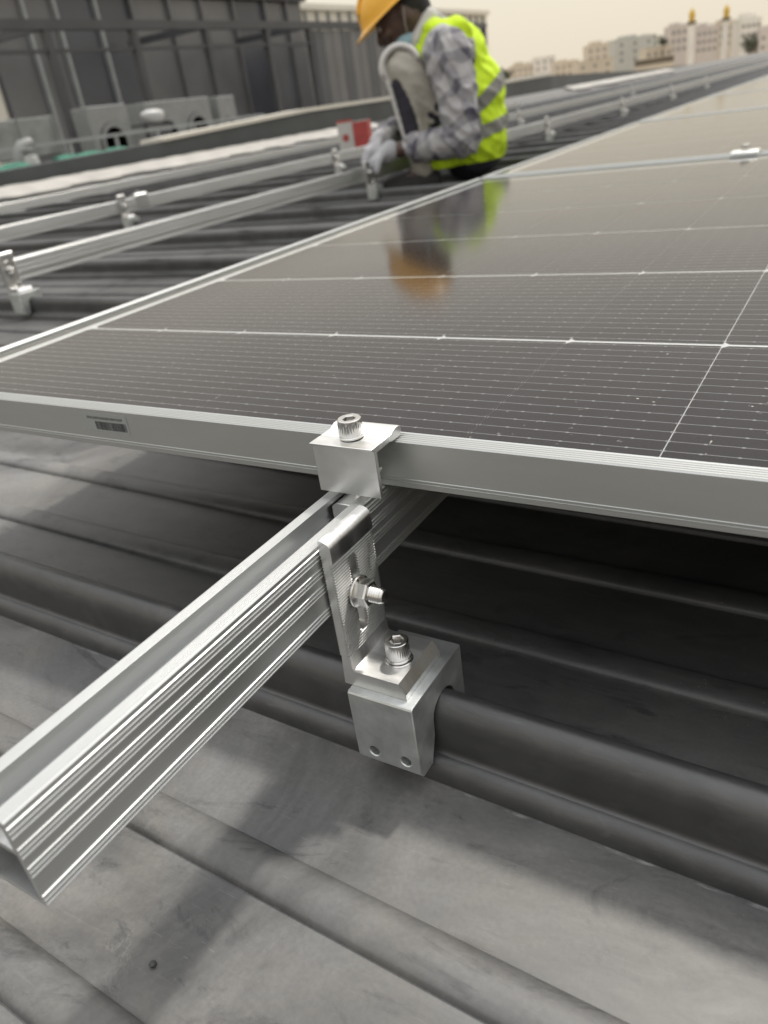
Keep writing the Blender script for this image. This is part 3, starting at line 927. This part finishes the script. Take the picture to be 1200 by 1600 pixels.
def tube_bm(bm, pts, r, seg=10):
    rings = []
    for i, p in enumerate(pts):
        p = Vector(p)
        d = (Vector(pts[min(i + 1, len(pts) - 1)]) - Vector(pts[max(i - 1, 0)])).normalized()
        q = d.to_track_quat('Z', 'Y').to_matrix()
        rings.append([bm.verts.new(p + q @ Vector((r * math.cos(2 * PI * j / seg), r * math.sin(2 * PI * j / seg), 0))) for j in range(seg)])
    for a, b in zip(rings, rings[1:]):
        for j in range(seg):
            bm.faces.new((a[j], a[(j + 1) % seg], b[(j + 1) % seg], b[j]))
    bm.faces.new(rings[0][::-1]); bm.faces.new(rings[-1])
pv = thing('pipe_valve', 'pale lagged standpipe with valve and elbow at the left edge', 'pipe', (-9.6, 6.85, -0.46))
bm = bmesh.new(); tube_bm(bm, [(0, 0, 0), (0, 0.0, 0.55), (0, 0.03, 0.68), (0, 0.1, 0.76), (0, 0.25, 0.78)], 0.085, 14); bm_obj('lagged_pipe', bm, M['acwhite'], pv, 50)
bm = bmesh.new(); tube_bm(bm, [(0.05, -0.9, 0.45), (0.05, -0.3, 0.46), (0.05, 0.2, 0.46)], 0.05, 12); bm_obj('branch_pipe', bm, M['acwhite'], pv, 50)
lathe('valve_body', [(0.05, 0), (0.12, 0.03), (0.13, 0.10), (0.12, 0.17), (0.05, 0.2)], 20, frame_to((0.03, 0.12, 0.46), (0, 0, 1)), M['white'], pv)
lathe('hand_wheel', [(0.03, 0.0), (0.11, 0.0), (0.12, 0.015), (0.11, 0.03), (0.03, 0.02)], 24, frame_to((0.03, 0.12, 0.70), (0, 0, 1)), M['acwhite'], pv)
for j, (y0, y1) in enumerate(((7.15, 8.35), (5.6, 6.6))):
    bm = bmesh.new()
    pts = [(-9.2 + 0.03 * math.sin(i), y0 + (y1 - y0) * i / 10, -0.17 + 0.02 * math.sin(i * 1.7)) for i in range(11)]
    tube_bm(bm, pts, 0.29, 14)
    o = bm_obj('netting_roll', bm, M['green'], None, 60)
    tag(o, ('rolled green netting lying under the railing, right of the standpipe', 'rolled green netting at the very left edge, left of the standpipe')[j], 'netting', 'rolls of green netting')

# red and white carton on the roof
ct = thing('carton', 'open red and white printed carton on the roof left of the worker', 'carton', (-2.66, 4.33, ROOF_Z), math.radians(24))
ct.scale = (0.82, 0.82, 0.86)
def wall_slab(nm, x0, x1, y0, y1, z0, z1, m): return box(nm, x0, x1, y0, y1, z0, z1, m, ct)
wall_slab('carton_side', -0.12, 0.12, -0.10, -0.096, 0.006, 0.275, M['card'])
wall_slab('carton_side', 0.001, 0.121, -0.106, -0.1005, 0.075, 0.27, M['red'])
wall_slab('carton_side', -0.12, 0.12, 0.096, 0.10, 0.006, 0.275, M['card'])
wall_slab('carton_side', -0.12, -0.116, -0.0955, 0.0955, 0.006, 0.275, M['card'])
wall_slab('carton_side', 0.116, 0.12, -0.0955, 0.0955, 0.006, 0.275, M['red'])
wall_slab('carton_base', -0.12, 0.12, -0.10, 0.10, 0.0, 0.005, M['card'])
f = wall_slab('flap', -0.12, 0.0, -0.100, -0.096, 0.0, 0.07, M['red']); f.location = (0, 0, 0.276); f.rotation_euler = (0, 0, 0)
f.rotation_euler = (math.radians(0), 0, 0); f.scale = (1, 1, 0.25)
lathe('printed_spot', [(0.026, 0), (0.026, 0.001)], 24, frame_to((-0.062, -0.1002, 0.175), (0, -1, 0)), M['red'], ct)

# ------------------------------------------------------------------ the worker
def skin_tone():
    m, nt, p = new_mat('dark_skin')
    nt.links.new(ramp(nt, noise(nt, ocoord(nt), 30, 3), [(0.3, (0.05, 0.028, 0.02)), (0.7, (0.085, 0.048, 0.036))]), p.inputs['Base Color'])
    p.inputs['Roughness'].default_value = 0.5
    return m
M['skin'] = skin_tone()
def plaid():
    m, nt, p = new_mat('plaid_cotton')
    v = ocoord(nt, None)
    mp = N(nt, 'ShaderNodeMapping'); mp.inputs['Rotation'].default_value = (0.3, 0.35, 0.5); nt.links.new(v, mp.inputs[0])
    sp = N(nt, 'ShaderNodeSeparateXYZ')
    wob = N(nt, 'ShaderNodeVectorMath'); wob.operation = 'ADD'
    nz = N(nt, 'ShaderNodeTexNoise', i_Scale=7.0, i_Detail=2.0)
    nt.links.new(v, nz.inputs['Vector'])
    sc = N(nt, 'ShaderNodeVectorMath'); sc.operation = 'SCALE'; sc.inputs['Scale'].default_value = 0.13
    nt.links.new(nz.outputs['Color'], sc.inputs[0])
    nt.links.new(mp.outputs[0], wob.inputs[0]); nt.links.new(sc.outputs[0], wob.inputs[1]); nt.links.new(wob.outputs[0], sp.inputs[0])
    def band(s, off, w):
        f = math_n(nt, 'FRACT', math_n(nt, 'ADD', math_n(nt, 'DIVIDE', s, 0.068), 20 + off))
        return math_n(nt, 'LESS_THAN', f, w)
    bx, bz = band(sp.outputs[0], 0.0, 0.42), band(sp.outputs[2], 0.3, 0.42)
    s = math_n(nt, 'MULTIPLY', math_n(nt, 'ADD', bx, bz), 0.5)
    c = ramp(nt, s, [(0.0, (0.35, 0.345, 0.35)), (0.5, (0.21, 0.205, 0.22)), (1.0, (0.06, 0.055, 0.08))])
    n = noise(nt, v, 24, 4)
    c = mixc(nt, ramp(nt, n, [(0.42, 0.0), (0.7, 0.45)]), c, (0.46, 0.455, 0.45))
    nt.links.new(c, p.inputs['Base Color']); p.inputs['Roughness'].default_value = 0.85
    bump(nt, p, noise(nt, v, 14, 3), 0.5, 0.012)
    return m
M['plaid'] = plaid()
def cloth(name, col, var=0.15, folds=0.5):
    m, nt, p = new_mat(name)
    v = ocoord(nt)
    n = noise(nt, v, 18, 4)
    nt.links.new(ramp(nt, n, [(0.3, tuple(x * (1 - var) for x in col)), (0.7, tuple(min(1, x * (1 + var)) for x in col))]), p.inputs['Base Color'])
    p.inputs['Roughness'].default_value = 0.8
    bump(nt, p, noise(nt, v, 11, 3, 0.5, 0.6), folds, 0.015)
    return m
M['vest'] = cloth('hi_vis_yellow', (0.50, 0.70, 0.013), 0.10, 0.7)
M['band'] = cloth('reflective_grey', (0.22, 0.22, 0.20), 0.15, 0.4)
M['beige'] = cloth('beige_cotton', (0.38, 0.36, 0.315), 0.12, 0.6)
M['piping'] = cloth('white_piping', (0.52, 0.51, 0.49), 0.05, 0.2)
M['navy'] = cloth('navy_cotton', (0.022, 0.02, 0.03), 0.2, 0.5)
M['helmet'] = plain('yellow_helmet_shell', (0.78, 0.40, 0.035), 0.35, 0.04, 20, 0, 0.02)
M['mask'] = cloth('blue_mask', (0.26, 0.40, 0.46), 0.05, 0.3)
M['eye'] = plain('eye_white', (0.30, 0.28, 0.26), 0.3, 0.05)
M['hair'] = cloth('black_hair', (0.012, 0.011, 0.012), 0.2, 0.6)
M['glove'] = cloth('grey_white_glove', (0.40, 0.40, 0.42), 0.15, 0.6)
M['shoe'] = cloth('dark_shoe', (0.03, 0.028, 0.028), 0.2, 0.2)

def add_ell(bm, c, r, rot=None, seg=20):
    m = Matrix.Translation(c)
    if rot: m = m @ rot
    m = m @ Matrix.Diagonal((*r, 1))
    bmesh.ops.create_uvsphere(bm, u_segments=seg, v_segments=seg // 2 + 2, radius=1, matrix=m)

def add_limb(bm, pts):
    # pts: (x, y, z, radius): overlapping tapered segments
    for (a, b) in zip(pts, pts[1:]):
        A, B = Vector(a[:3]), Vector(b[:3]); d = B - A; L = d.length
        m = frame_to(A, d)
        prof = []
        n = 8
        for i in range(n + 1):
            prof.append((a[3] + (b[3] - a[3]) * i / n, L * i / n))
        add_lathe(bm, prof, 18, m)
        add_ell(bm, A, (a[3],) * 3); add_ell(bm, B, (b[3],) * 3)

def remesh(name, bm, mat, parent, voxel=0.006, smooth=6, fold=0.0):
    bmesh.ops.recalc_face_normals(bm, faces=bm.faces)
    me = bpy.data.meshes.new(name); bm.to_mesh(me); bm.free()
    o = bpy.data.objects.new(name, me); COL.objects.link(o)
    r = o.modifiers.new('remesh', 'REMESH'); r.mode = 'VOXEL'; r.voxel_size = voxel
    s = o.modifiers.new('smooth', 'SMOOTH'); s.factor = 0.5; s.iterations = smooth
    bake(o)
    o.data.name = name
    o.data.materials.clear(); o.data.materials.append(mat)
    for p in o.data.polygons: p.use_smooth = True
    if fold:
        me = o.data
        nrm = [v.normal.copy() for v in me.vertices]
        for v, n in zip(me.vertices, nrm):
            q = v.co * 16 + Vector((v.co.z * 9, 0, v.co.x * 6))
            a = mnoise.noise(q + Vector((3.1, 0, 0))) ; b = mnoise.noise(v.co * 37 + Vector((0, 7.7, 0)))
            ridge = 1 - min(1, abs(a) * 3.2)
            v.co += n * fold * (ridge * 1.0 - 0.35 + 0.35 * b)
        me.update()
    if parent: o.parent = parent
    return o

PROT = math.atan2(0.505, 0.863)
PLOC = (-1.345, 2.285, -0.172)
PSCALE = 1.108
# x: towards the picture's right (the worker's back), y: away from the camera, z: up
YC = 0.12                                          # the body's own middle plane
HEAD = Vector((0.180, YC, 0.528))
HF = Vector((-0.87, 0, -0.49)); HU = Vector((-0.49, 0, 0.87)); HS = Vector((0, -1, 0))
def hp(f, s, u): return HEAD + HF * f + HS * s + HU * u
HROT = Matrix((HF, HS, HU)).transposed().to_4x4()

L_SH, L_EL, L_WR = (0.292, -0.035, 0.405), (0.332, -0.085, 0.158), (0.115, -0.020, 0.150)
R_SH, R_EL, R_WR = (0.292, 0.275, 0.405), (0.205, 0.31, 0.215), (0.075, 0.110, 0.185)
L_HIP, L_KN, L_AN = (0.375, 0.070, 0.115), (0.160, 0.015, 0.388), (0.205, 0.020, 0.060)
R_HIP, R_KN, R_AN = (0.385, 0.195, 0.115), (0.165, 0.245, 0.385), (0.205, 0.235, 0.060)

bm = bmesh.new()                                   # the body, one skin
add_ell(bm, (0.375, YC, 0.155), (0.088, 0.125, 0.095))
add_ell(bm, (0.380, YC, 0.27), (0.085, 0.120, 0.11))
add_ell(bm, (0.335, YC, 0.375), (0.085, 0.135, 0.095))
add_limb(bm, [(0.29, YC, 0.44, 0.055), (0.225, YC, 0.50, 0.048)])
add_ell(bm, HEAD, (0.088, 0.070, 0.10), HROT)
add_ell(bm, hp(0.035, 0, -0.060), (0.052, 0.052, 0.052), HROT)            # jaw
add_limb(bm, [(*hp(0.080, 0, 0.012), 0.008), (*hp(0.097, 0, -0.025), 0.013)])   # nose
for s in (-1, 1):
    add_ell(bm, hp(-0.008, s * 0.070, -0.010), (0.018, 0.008, 0.028), HROT)  # ears
    add_ell(bm, hp(0.074, s * 0.028, 0.020), (0.014, 0.018, 0.008), HROT)    # brows
    add_ell(bm, hp(0.066, s * 0.034, -0.020), (0.020, 0.022, 0.018), HROT)   # cheeks
add_ell(bm, hp(0.080, 0, -0.055), (0.012, 0.022, 0.007), HROT)
for sh, el, wr in ((L_SH, L_EL, L_WR), (R_SH, R_EL, R_WR)):
    add_limb(bm, [(*sh, 0.045), (*el, 0.034), (*wr, 0.024)])
for hip, kn, an in ((L_HIP, L_KN, L_AN), (R_HIP, R_KN, R_AN)):
    add_limb(bm, [(*hip, 0.068), (*kn, 0.044), (*an, 0.032)])
    add_limb(bm, [(*an, 0.03), (an[0] - 0.12, an[1], 0.028, 0.024)])
person = remesh('person', bm, M['skin'], None, 0.006, 5)
person.location = PLOC; person.rotation_euler = (0, 0, PROT); person.scale = (PSCALE,) * 3
tag(person, 'worker in yellow helmet and hi-vis vest squatting on the roof, gloved hands at the rail', 'person')

for s in (-1, 1):
    bm = bmesh.new(); add_ell(bm, hp(0.079, s * 0.028, 0.006), (0.008, 0.011, 0.008), HROT, 12)
    bm_obj('eye', bm, M['eye'], person, 60)

bm = bmesh.new()                                   # plaid shirt
add_ell(bm, (0.335, YC, 0.385), (0.098, 0.150, 0.098)); add_ell(bm, (0.385, YC, 0.27), (0.096, 0.130, 0.12))
add_limb(bm, [(0.30, YC, 0.43, 0.070), (0.255, YC, 0.475, 0.060)])
def sleeve(sh, el, wr, frac):
    w = Vector(el).lerp(Vector(wr), frac)
    mid = Vector(sh).lerp(Vector(el), 0.5)
    add_limb(bm, [(sh[0] + 0.012, sh[1], sh[2] - 0.008, 0.075), (mid.x + 0.008, mid.y - 0.004, mid.z, 0.066), (*el, 0.055), (*w, 0.041)])
sleeve(L_SH, L_EL, L_WR, 0.72); sleeve(R_SH, R_EL, R_WR, 0.9)
for q in range(5):                                  # rolls of cloth at the elbow and cuff
    c = Vector(L_EL).lerp(Vector(L_WR), 0.12 + q * 0.16)
    add_ell(bm, c + Vector((0, -0.004, 0.004)), (0.016, 0.047 - q * 0.002, 0.046 - q * 0.002), Matrix.Rotation(0.3 - q * 0.2, 4, 'Y'))
    c = Vector(L_SH).lerp(Vector(L_EL), 0.25 + q * 0.17)
    add_ell(bm, c, (0.060 - q * 0.002, 0.058, 0.013), Matrix.Rotation(0.35 - 0.2 * (q % 3), 4, 'Y'))
remesh('shirt', bm, M['plaid'], person, 0.0055, 3, 0.0075)
bm = bmesh.new()                                    # pale collar
add_limb(bm, [(0.262, YC - 0.03, 0.500, 0.030), (0.222, YC - 0.055, 0.452, 0.020), (0.205, YC - 0.05, 0.415, 0.012)])
add_limb(bm, [(0.262, YC + 0.03, 0.500, 0.030), (0.222, YC + 0.055, 0.452, 0.020)])
add_limb(bm, [(0.268, YC - 0.03, 0.506, 0.028), (0.268, YC + 0.03, 0.506, 0.028)])
remesh('collar', bm, M['piping'], person, 0.005, 3)

bm = bmesh.new()                                    # vest
add_ell(bm, (0.338, YC, 0.385), (0.108, 0.138, 0.104)); add_ell(bm, (0.386, YC, 0.275), (0.108, 0.142, 0.125))
add_ell(bm, (0.378, YC, 0.19), (0.118, 0.150, 0.115)); add_ell(bm, (0.370, YC, 0.130), (0.122, 0.156, 0.110))
for s in (-1, 1):
    add_limb(bm, [(0.345, YC + s * 0.085, 0.445, 0.048), (0.275, YC + s * 0.080, 0.462, 0.036), (0.222, YC + s * 0.085, 0.400, 0.024)])
    add_limb(bm, [(0.31, YC + s * 0.12, 0.18, 0.05), (0.27, YC + s * 0.12, 0.110, 0.050)])
vest = remesh('vest', bm, M['vest'], person, 0.006, 6, 0.0065)
bmv = bmesh.new(); bmv.from_mesh(vest.data)          # open hem
g = bmesh.ops.bisect_plane(bmv, geom=bmv.verts[:] + bmv.edges[:] + bmv.faces[:], plane_co=(0.35, 0, 0.078), plane_no=(0.02, 0, -1), clear_outer=True)
bmv.to_mesh(vest.data); bmv.free()
def band_from(src, name, co, no, half, clip, parent):
    b = bmesh.new(); b.from_mesh(src.data)
    no = Vector(no).normalized(); co = Vector(co)
    for s in (1, -1):
        bmesh.ops.bisect_plane(b, geom=b.verts[:] + b.edges[:] + b.faces[:], plane_co=co + no * half * s, plane_no=no * s, clear_outer=True)
    if clip:
        bmesh.ops.bisect_plane(b, geom=b.verts[:] + b.edges[:] + b.faces[:], plane_co=clip[0], plane_no=clip[1], clear_outer=True)
    b.normal_update()
    for v in b.verts: v.co += v.normal * 0.0035
    r = bmesh.ops.extrude_face_region(b, geom=b.faces[:])
    for v in [x for x in r['geom'] if isinstance(x, bmesh.types.BMVert)]: v.co += v.normal * 0.001
    return bm_obj(name, b, M['band'], parent, 60)
band_from(vest, 'reflective_band', (0.43, YC, 0.272), (-0.60, 0, 0.80), 0.019, ((0.345, 0, 0), (-1, 0, 0)), vest)
band_from(vest, 'reflective_band', (0.40, YC, 0.168), (-0.22, 0, 1), 0.019, None, vest)

bm = bmesh.new()                                    # navy trousers: seat and thighs
add_ell(bm, (0.372, YC, 0.115), (0.108, 0.142, 0.098))
for hip, kn in ((L_HIP, L_KN), (R_HIP, R_KN)):
    add_limb(bm, [(*hip, 0.066), (*Vector(hip).lerp(Vector(kn), 0.55), 0.066)])
remesh('trousers', bm, M['navy'], person, 0.006, 4, 0.004)
for s, hip, kn, an in ((-1, L_HIP, L_KN, L_AN), (1, R_HIP, R_KN, R_AN)):
    bm = bmesh.new()
    th = Vector(hip).lerp(Vector(kn), 0.50)
    add_limb(bm, [(*th, 0.066), (kn[0] + 0.004, kn[1], kn[2] - 0.012, 0.060), (*Vector(kn).lerp(Vector(an), 0.45), 0.046), (*Vector(kn).lerp(Vector(an), 0.92), 0.042)])
    leg = remesh('trouser_leg', bm, M['beige'], person, 0.006, 4, 0.0055)
    # navy insert down the shin, pale piping round the knee
    bm = bmesh.new()
    k0 = Vector(kn).lerp(Vector(an), 0.16); k1 = Vector(kn).lerp(Vector(an), 0.78)
    for i in range(9):
        c = k0.lerp(k1, i / 8) + Vector((-0.016 + 0.004 * i / 8, s * 0.036, 0))
        add_ell(bm, c, (0.027, 0.017, 0.030))
    remesh('navy_insert', bm, M['navy'], leg, 0.005, 4)
    bm = bmesh.new()
    for i in range(25):
        a = math.radians(20 + 170 * i / 24)
        c = Vector(kn) + Vector((0.058 * math.cos(a) - 0.002, s * 0.030, 0.058 * math.sin(a) - 0.010))
        add_ell(bm, c, (0.011, 0.022, 0.011), None, 10)
    for i in range(14):
        c = (Vector(kn) + Vector((-0.052, s * 0.026, -0.01))).lerp(Vector(an) + Vector((-0.042, s * 0.026, 0.06)), i / 13)
        add_ell(bm, c, (0.009, 0.018, 0.018), None, 10)
    remesh('piping', bm, M['piping'], leg, 0.005, 3)
    bm = bmesh.new()
    add_limb(bm, [(an[0] + 0.015, an[1], 0.042, 0.040), (an[0] - 0.06, an[1], 0.034, 0.036), (an[0] - 0.145, an[1], 0.028, 0.030)])
    sh = remesh('shoe', bm, M['shoe'], person, 0.005, 3)

bm = bmesh.new()                                    # helmet: shell with brim and ridge
prof_n = 26
def shell_pt(a, e, extra=0.0):
    return (math.cos(a) * math.cos(e) * (0.128 + extra), math.sin(a) * math.cos(e) * (0.100 + extra), math.sin(e) * (0.100 + extra) + 0.030)
rings = []
for r_i in range(9):
    e = PI / 2 * r_i / 8 * 0.985
    rings.append([bm.verts.new(hp(*shell_pt(2 * PI * i / prof_n, e))) for i in range(prof_n)])
brim = []
for i in range(prof_n):
    a = 2 * PI * i / prof_n
    x, y, z = shell_pt(a, 0)
    out = 0.010 + 0.034 * max(0, math.cos(a)) ** 2
    brim.append(bm.verts.new(hp(x + math.cos(a) * out, y + math.sin(a) * 0.010, z - 0.010 * max(0, math.cos(a)))))
for A, B in zip([brim] + rings, rings):
    for i in range(prof_n):
        bm.faces.new((A[i], A[(i + 1) % prof_n], B[(i + 1) % prof_n], B[i]))
bm.faces.new(rings[-1])
helm = bm_obj('helmet', bm, M['helmet'], person, 50)
sm = helm.modifiers.new('solid', 'SOLIDIFY'); sm.thickness = 0.004
sb = helm.modifiers.new('sub', 'SUBSURF'); sb.levels = 1; sb.render_levels = 1
bm = bmesh.new()
for s in (-0.022, 0.0, 0.022):
    tube_bm(bm, [hp(0.124 * math.cos(t), s, 0.030 + 0.103 * math.sin(t)) for t in [0.35 + 2.2 * i / 14 for i in range(15)]], 0.006, 8)
bm_obj('helmet_ridge', bm, M['helmet'], helm, 60)
bm = bmesh.new()                                    # hair under the shell, at the back of the head
add_ell(bm, hp(-0.030, 0, 0.012), (0.070, 0.075, 0.055), HROT); add_ell(bm, hp(-0.055, 0, -0.02), (0.040, 0.058, 0.045), HROT)
remesh('hair', bm, M['hair'], person, 0.006, 2)
bm = bmesh.new()                                    # mask pulled down to the chin
add_ell(bm, hp(0.030, 0, -0.075), (0.056, 0.064, 0.046), HROT); add_ell(bm, hp(0.0, 0, -0.092), (0.045, 0.058, 0.030), HROT)
mk = remesh('face_mask', bm, M['mask'], person, 0.005, 3)
for s in (-1, 1):
    bm = bmesh.new(); tube_bm(bm, [hp(0.02, s * 0.056, -0.065), hp(0.008, s * 0.074, -0.03), hp(-0.012, s * 0.080, 0.008)], 0.0022, 6)
    bm_obj('ear_loop', bm, M['eye'], mk)

def glove(wr, palm_dir, side, mirror):
    # palm, four unequal bent fingers and a thumb, closed over the rail
    bm = bmesh.new()
    W = Vector(wr); D = Vector(palm_dir).normalized(); SD = Vector(side).normalized(); DN = D.cross(SD) * mirror
    if DN.z > 0: DN = -DN
    add_limb(bm, [(*(W - D * 0.008), 0.031), (*(W + D * 0.012), 0.028)])
    P = W + D * 0.050
    for k in (-1.2, -0.4, 0.4, 1.2):
        add_limb(bm, [(*(W + SD * k * 0.012), 0.020), (*(P + SD * k * 0.018), 0.0165)])
    for k, ln in ((-1.35, 0.026), (-0.45, 0.032), (0.45, 0.034), (1.35, 0.030)):
        a = P + SD * k * 0.0185 + D * 0.008
        b = a + (D * 0.9 + DN * 0.45).normalized() * ln
        c = b + (D * 0.35 + DN).normalized() * ln * 0.85
        d = c + (DN - D * 0.25).normalized() * ln * 0.65
        add_limb(bm, [(*a, 0.0115), (*b, 0.0108), (*c, 0.0100), (*d, 0.0088)])
    a = W + D * 0.012 - SD * 0.024; b = a - SD * 0.020 + D * 0.020 + DN * 0.012; c = b + D * 0.026 + DN * 0.022; 
    add_limb(bm, [(*a, 0.016), (*b, 0.0125), (*c, 0.0105)])
    return bm
remesh('glove', glove(Vector(L_WR) + Vector((-0.025, 0.0, -0.002)), (-0.85, 0.1, -0.50), (0.25, 0.9, -0.2), 1), M['glove'], person, 0.0042, 2)
remesh('glove', glove(Vector(R_WR) + Vector((-0.01, 0.0, -0.004)), (-0.75, -0.25, -0.60), (-0.2, 0.9, 0.1), 1), M['glove'], person, 0.0042, 2)

# ------------------------------------------------------------------ the town beyond
def far(x, y, z, f=5.0):
    return (0.278 + (x - 0.278) * f, -0.283 + (y + 0.283) * f, 0.141 + (z - 0.141) * f)
TOWN = {}
def tmat(nm, c):
    TOWN[nm] = plain('town_' + nm, c, 0.85, 0.06, 0.15, 0, 0)
tmat('sand', (0.50, 0.44, 0.36)); tmat('pink', (0.52, 0.47, 0.435)); tmat('white', (0.66, 0.63, 0.58)); tmat('greygreen', (0.45, 0.455, 0.42)); tmat('beige', (0.56, 0.49, 0.40)); tmat('window', (0.20, 0.19, 0.175)); tmat('gold', (0.55, 0.36, 0.06)); tmat('brown', (0.12, 0.10, 0.075))
CAMY = math.atan2(0.505, 0.863)
def town_house(x, y, z, w, mat, label, dep=9, wins=(3, 4), penthouse=0.0, f=5.0):
    X, Y, Z = far(x, y, z, f); w *= f
    t = thing('town_house', label, 'building', (X, Y, -12), CAMY, 'town houses on the skyline')
    H = Z + 12
    box('wall', -w / 2, w / 2, 0, dep, 0, H - 0.5, TOWN[mat], t)
    box('roof_parapet', -w / 2 - 0.12, w / 2 + 0.12, -0.12, dep + 0.12, H - 0.495, H, TOWN[mat], t)
    nx, nz = wins
    for i in range(nx):
        for j in range(nz):
            cx = -w / 2 + w * (i + 0.5) / nx; cz = H - 2.6 - j * 3.1
            if cz < 8.5: continue
            box('window', cx - min(0.6, w / nx * 0.3), cx + min(0.6, w / nx * 0.3), -0.04, -0.004, cz - 0.7, cz + 0.7, TOWN['window'], t)
    if penthouse:
        box('roof_room', -w * 0.35, w * 0.05, 1.5, dep - 2, H + 0.01, H + penthouse, TOWN[mat], t)
        box('roof_tank', w * 0.18, w * 0.36, 2.0, 4.0, H + 0.01, H + penthouse * 0.7, TOWN['white'], t)
    return t
hs = [(-33.95, 82.95, 1.75, 1.92, 'sand', 'low sandy house right beside the yellow vest on the skyline', 0.0),
      (-33.96, 88.33, 2.03, 2.27, 'beige', 'beige house second from the vest on the skyline', 1.2),
      (-33.51, 93.83, 2.54, 2.36, 'white', 'small whitish house standing above the beige ones', 0.0),
      (-29.68, 89.86, 1.69, 2.56, 'beige', 'low beige house in the dip of the skyline', 0.9),
      (-22.62, 76.35, 1.25, 3.26, 'sand', 'wide low sandy house in front of the balcony block', 0.0),
      (-24.93, 86.1, 2.62, 2.72, 'beige', 'cream block with rooftop rooms left of the grey-green block', 1.4),
      (-20.63, 82.09, 2.6, 3.69, 'greygreen', 'wide grey-green block in the middle of the skyline', 1.0),
      (-16.38, 72.84, 1.38, 2.15, 'sand', 'low house below the dark tree', 0.0),
      (-15.95, 78.05, 2.77, 1.42, 'pink', 'narrow pinkish block left of the first golden tower', 1.1),
      (-14.64, 83.39, 2.47, 1.91, 'pink', 'pinkish block between the two golden towers', 1.6),
      (-13.63, 88.63, 2.73, 2.31, 'sand', 'sandy block behind the second golden tower', 1.2),
      (-10.47, 78.99, 2.41, 1.63, 'white', 'white block with tall dark opening near the right edge', 2.0),
      (-8.27, 74.22, 1.32, 1.96, 'pink', 'lower pale block at the right edge of the photo', 1.5),
      (-7.34, 84.37, 1.48, 2.41, 'white', 'white block past the right edge of the photo', 1.5)]
for i, (x, y, z, w, m, lb, ph) in enumerate(hs):
    t = town_house(x, y, z, w, m, lb, 9, (3 + i % 2, 3), ph)
def golden_tower(x, y, z0, z1, label):
    X, Y, Z0 = far(x, y, z0); Z1 = far(x, y, z1)[2]
    t = thing('slender_tower', label, 'tower', (X, Y, -12), 0, 'golden topped towers on the skyline')
    h = Z0 + 12; g = Z1 - Z0
    lathe('shaft', [(1.5, 0), (1.4, h * 0.6), (1.25, h - 0.05)], 16, Matrix.Identity(4), TOWN['white'], t)
    lathe('gallery', [(1.25, h - 0.04), (1.9, h + 0.3), (1.9, h + 0.9), (1.3, h + 1.0)], 16, Matrix.Identity(4), TOWN['brown'], t)
    lathe('golden_top', [(1.1, h + 1.0), (1.1, h + g * 0.55), (1.25, h + g * 0.6), (1.0, h + g * 0.75), (0.4, h + g * 0.9), (0.08, h + g)], 16, Matrix.Identity(4), TOWN['gold'], t)
golden_tower(-14.06, 73.33, 2.51, 3.62, 'slender tower with golden top, left one of the two')
golden_tower(-12.40, 78.70, 2.54, 3.69, 'slender tower with golden top, right one of the two')
sh = thing('long_shed', 'long low dark brown shed roof at the foot of the grey-green block', 'shed', (far(-13.3, 58.15, 0)[0], far(-13.3, 58.15, 0)[1], -12), CAMY - 0.25)
H = far(0, 58, 0.5)[2] + 12
box('shed_roof', -6, 6, 0, 5, H - 1.6, H, TOWN['brown'], sh); box('shed_wall', -5.8, 5.8, 0.2, 4.8, 0, H - 1.61, TOWN['sand'], sh)

def leaf_mat():
    m, nt, p = new_mat('dusty_leaf')
    nt.links.new(ramp(nt, noise(nt, ocoord(nt, None, True), 0.8, 3), [(0.3, (0.045, 0.055, 0.03)), (0.7, (0.10, 0.11, 0.06))]), p.inputs['Base Color'])
    p.inputs['Roughness'].default_value = 0.8
    return m
M['leaf'] = leaf_mat(); M['bark'] = plain('bark', (0.12, 0.09, 0.06), 0.9, 0.2, 3)
def far_tree(x, y, z, r, label):
    X, Y, Z = far(x, y, z)
    t = thing('tree', label, 'tree', (X, Y, -12), 0, 'trees on the skyline')
    h = Z + 12
    lathe('trunk', [(0.35, 0), (0.22, h * 0.7), (0.1, h - r)], 10, Matrix.Identity(4), M['bark'], t)
    bm = bmesh.new()
    for c in range(14):
        cc = Vector((random.gauss(0, r * .42), random.gauss(0, r * .42), h - r + random.gauss(0, r * .33)))
        for q in range(55):
            p = cc + Vector((random.gauss(0, r * .22), random.gauss(0, r * .22), random.gauss(0, r * .18)))
            d = Matrix.Rotation(random.uniform(0, 6.28), 3, 'Z') @ Matrix.Rotation(random.uniform(-1.2, 1.2), 3, 'X')
            s = r * random.uniform(0.07, 0.13)
            bm.faces.new([bm.verts.new(p + d @ Vector(v)) for v in ((-s, -s * .6, 0), (s, -s * .6, 0), (s * .6, s * .6, s * .2), (-s * .6, s * .6, -s * .1))])
    bm_obj('crown', bm, M['leaf'], t)
far_tree(-15.86, 71.94, 2.19, 2.6, 'dark round tree between the grey-green block and the first golden tower')
far_tree(-22.61, 55.18, 1.45, 3.4, 'dark bushy tree just right of the yellow vest')
far_tree(-9.75, 74.0, 1.22, 3.4, 'tall dark tree before the white block, near the right edge of the photo')
far_tree(-24.6, 60.0, 1.25, 2.4, 'smaller dusty tree beside the bushy one')
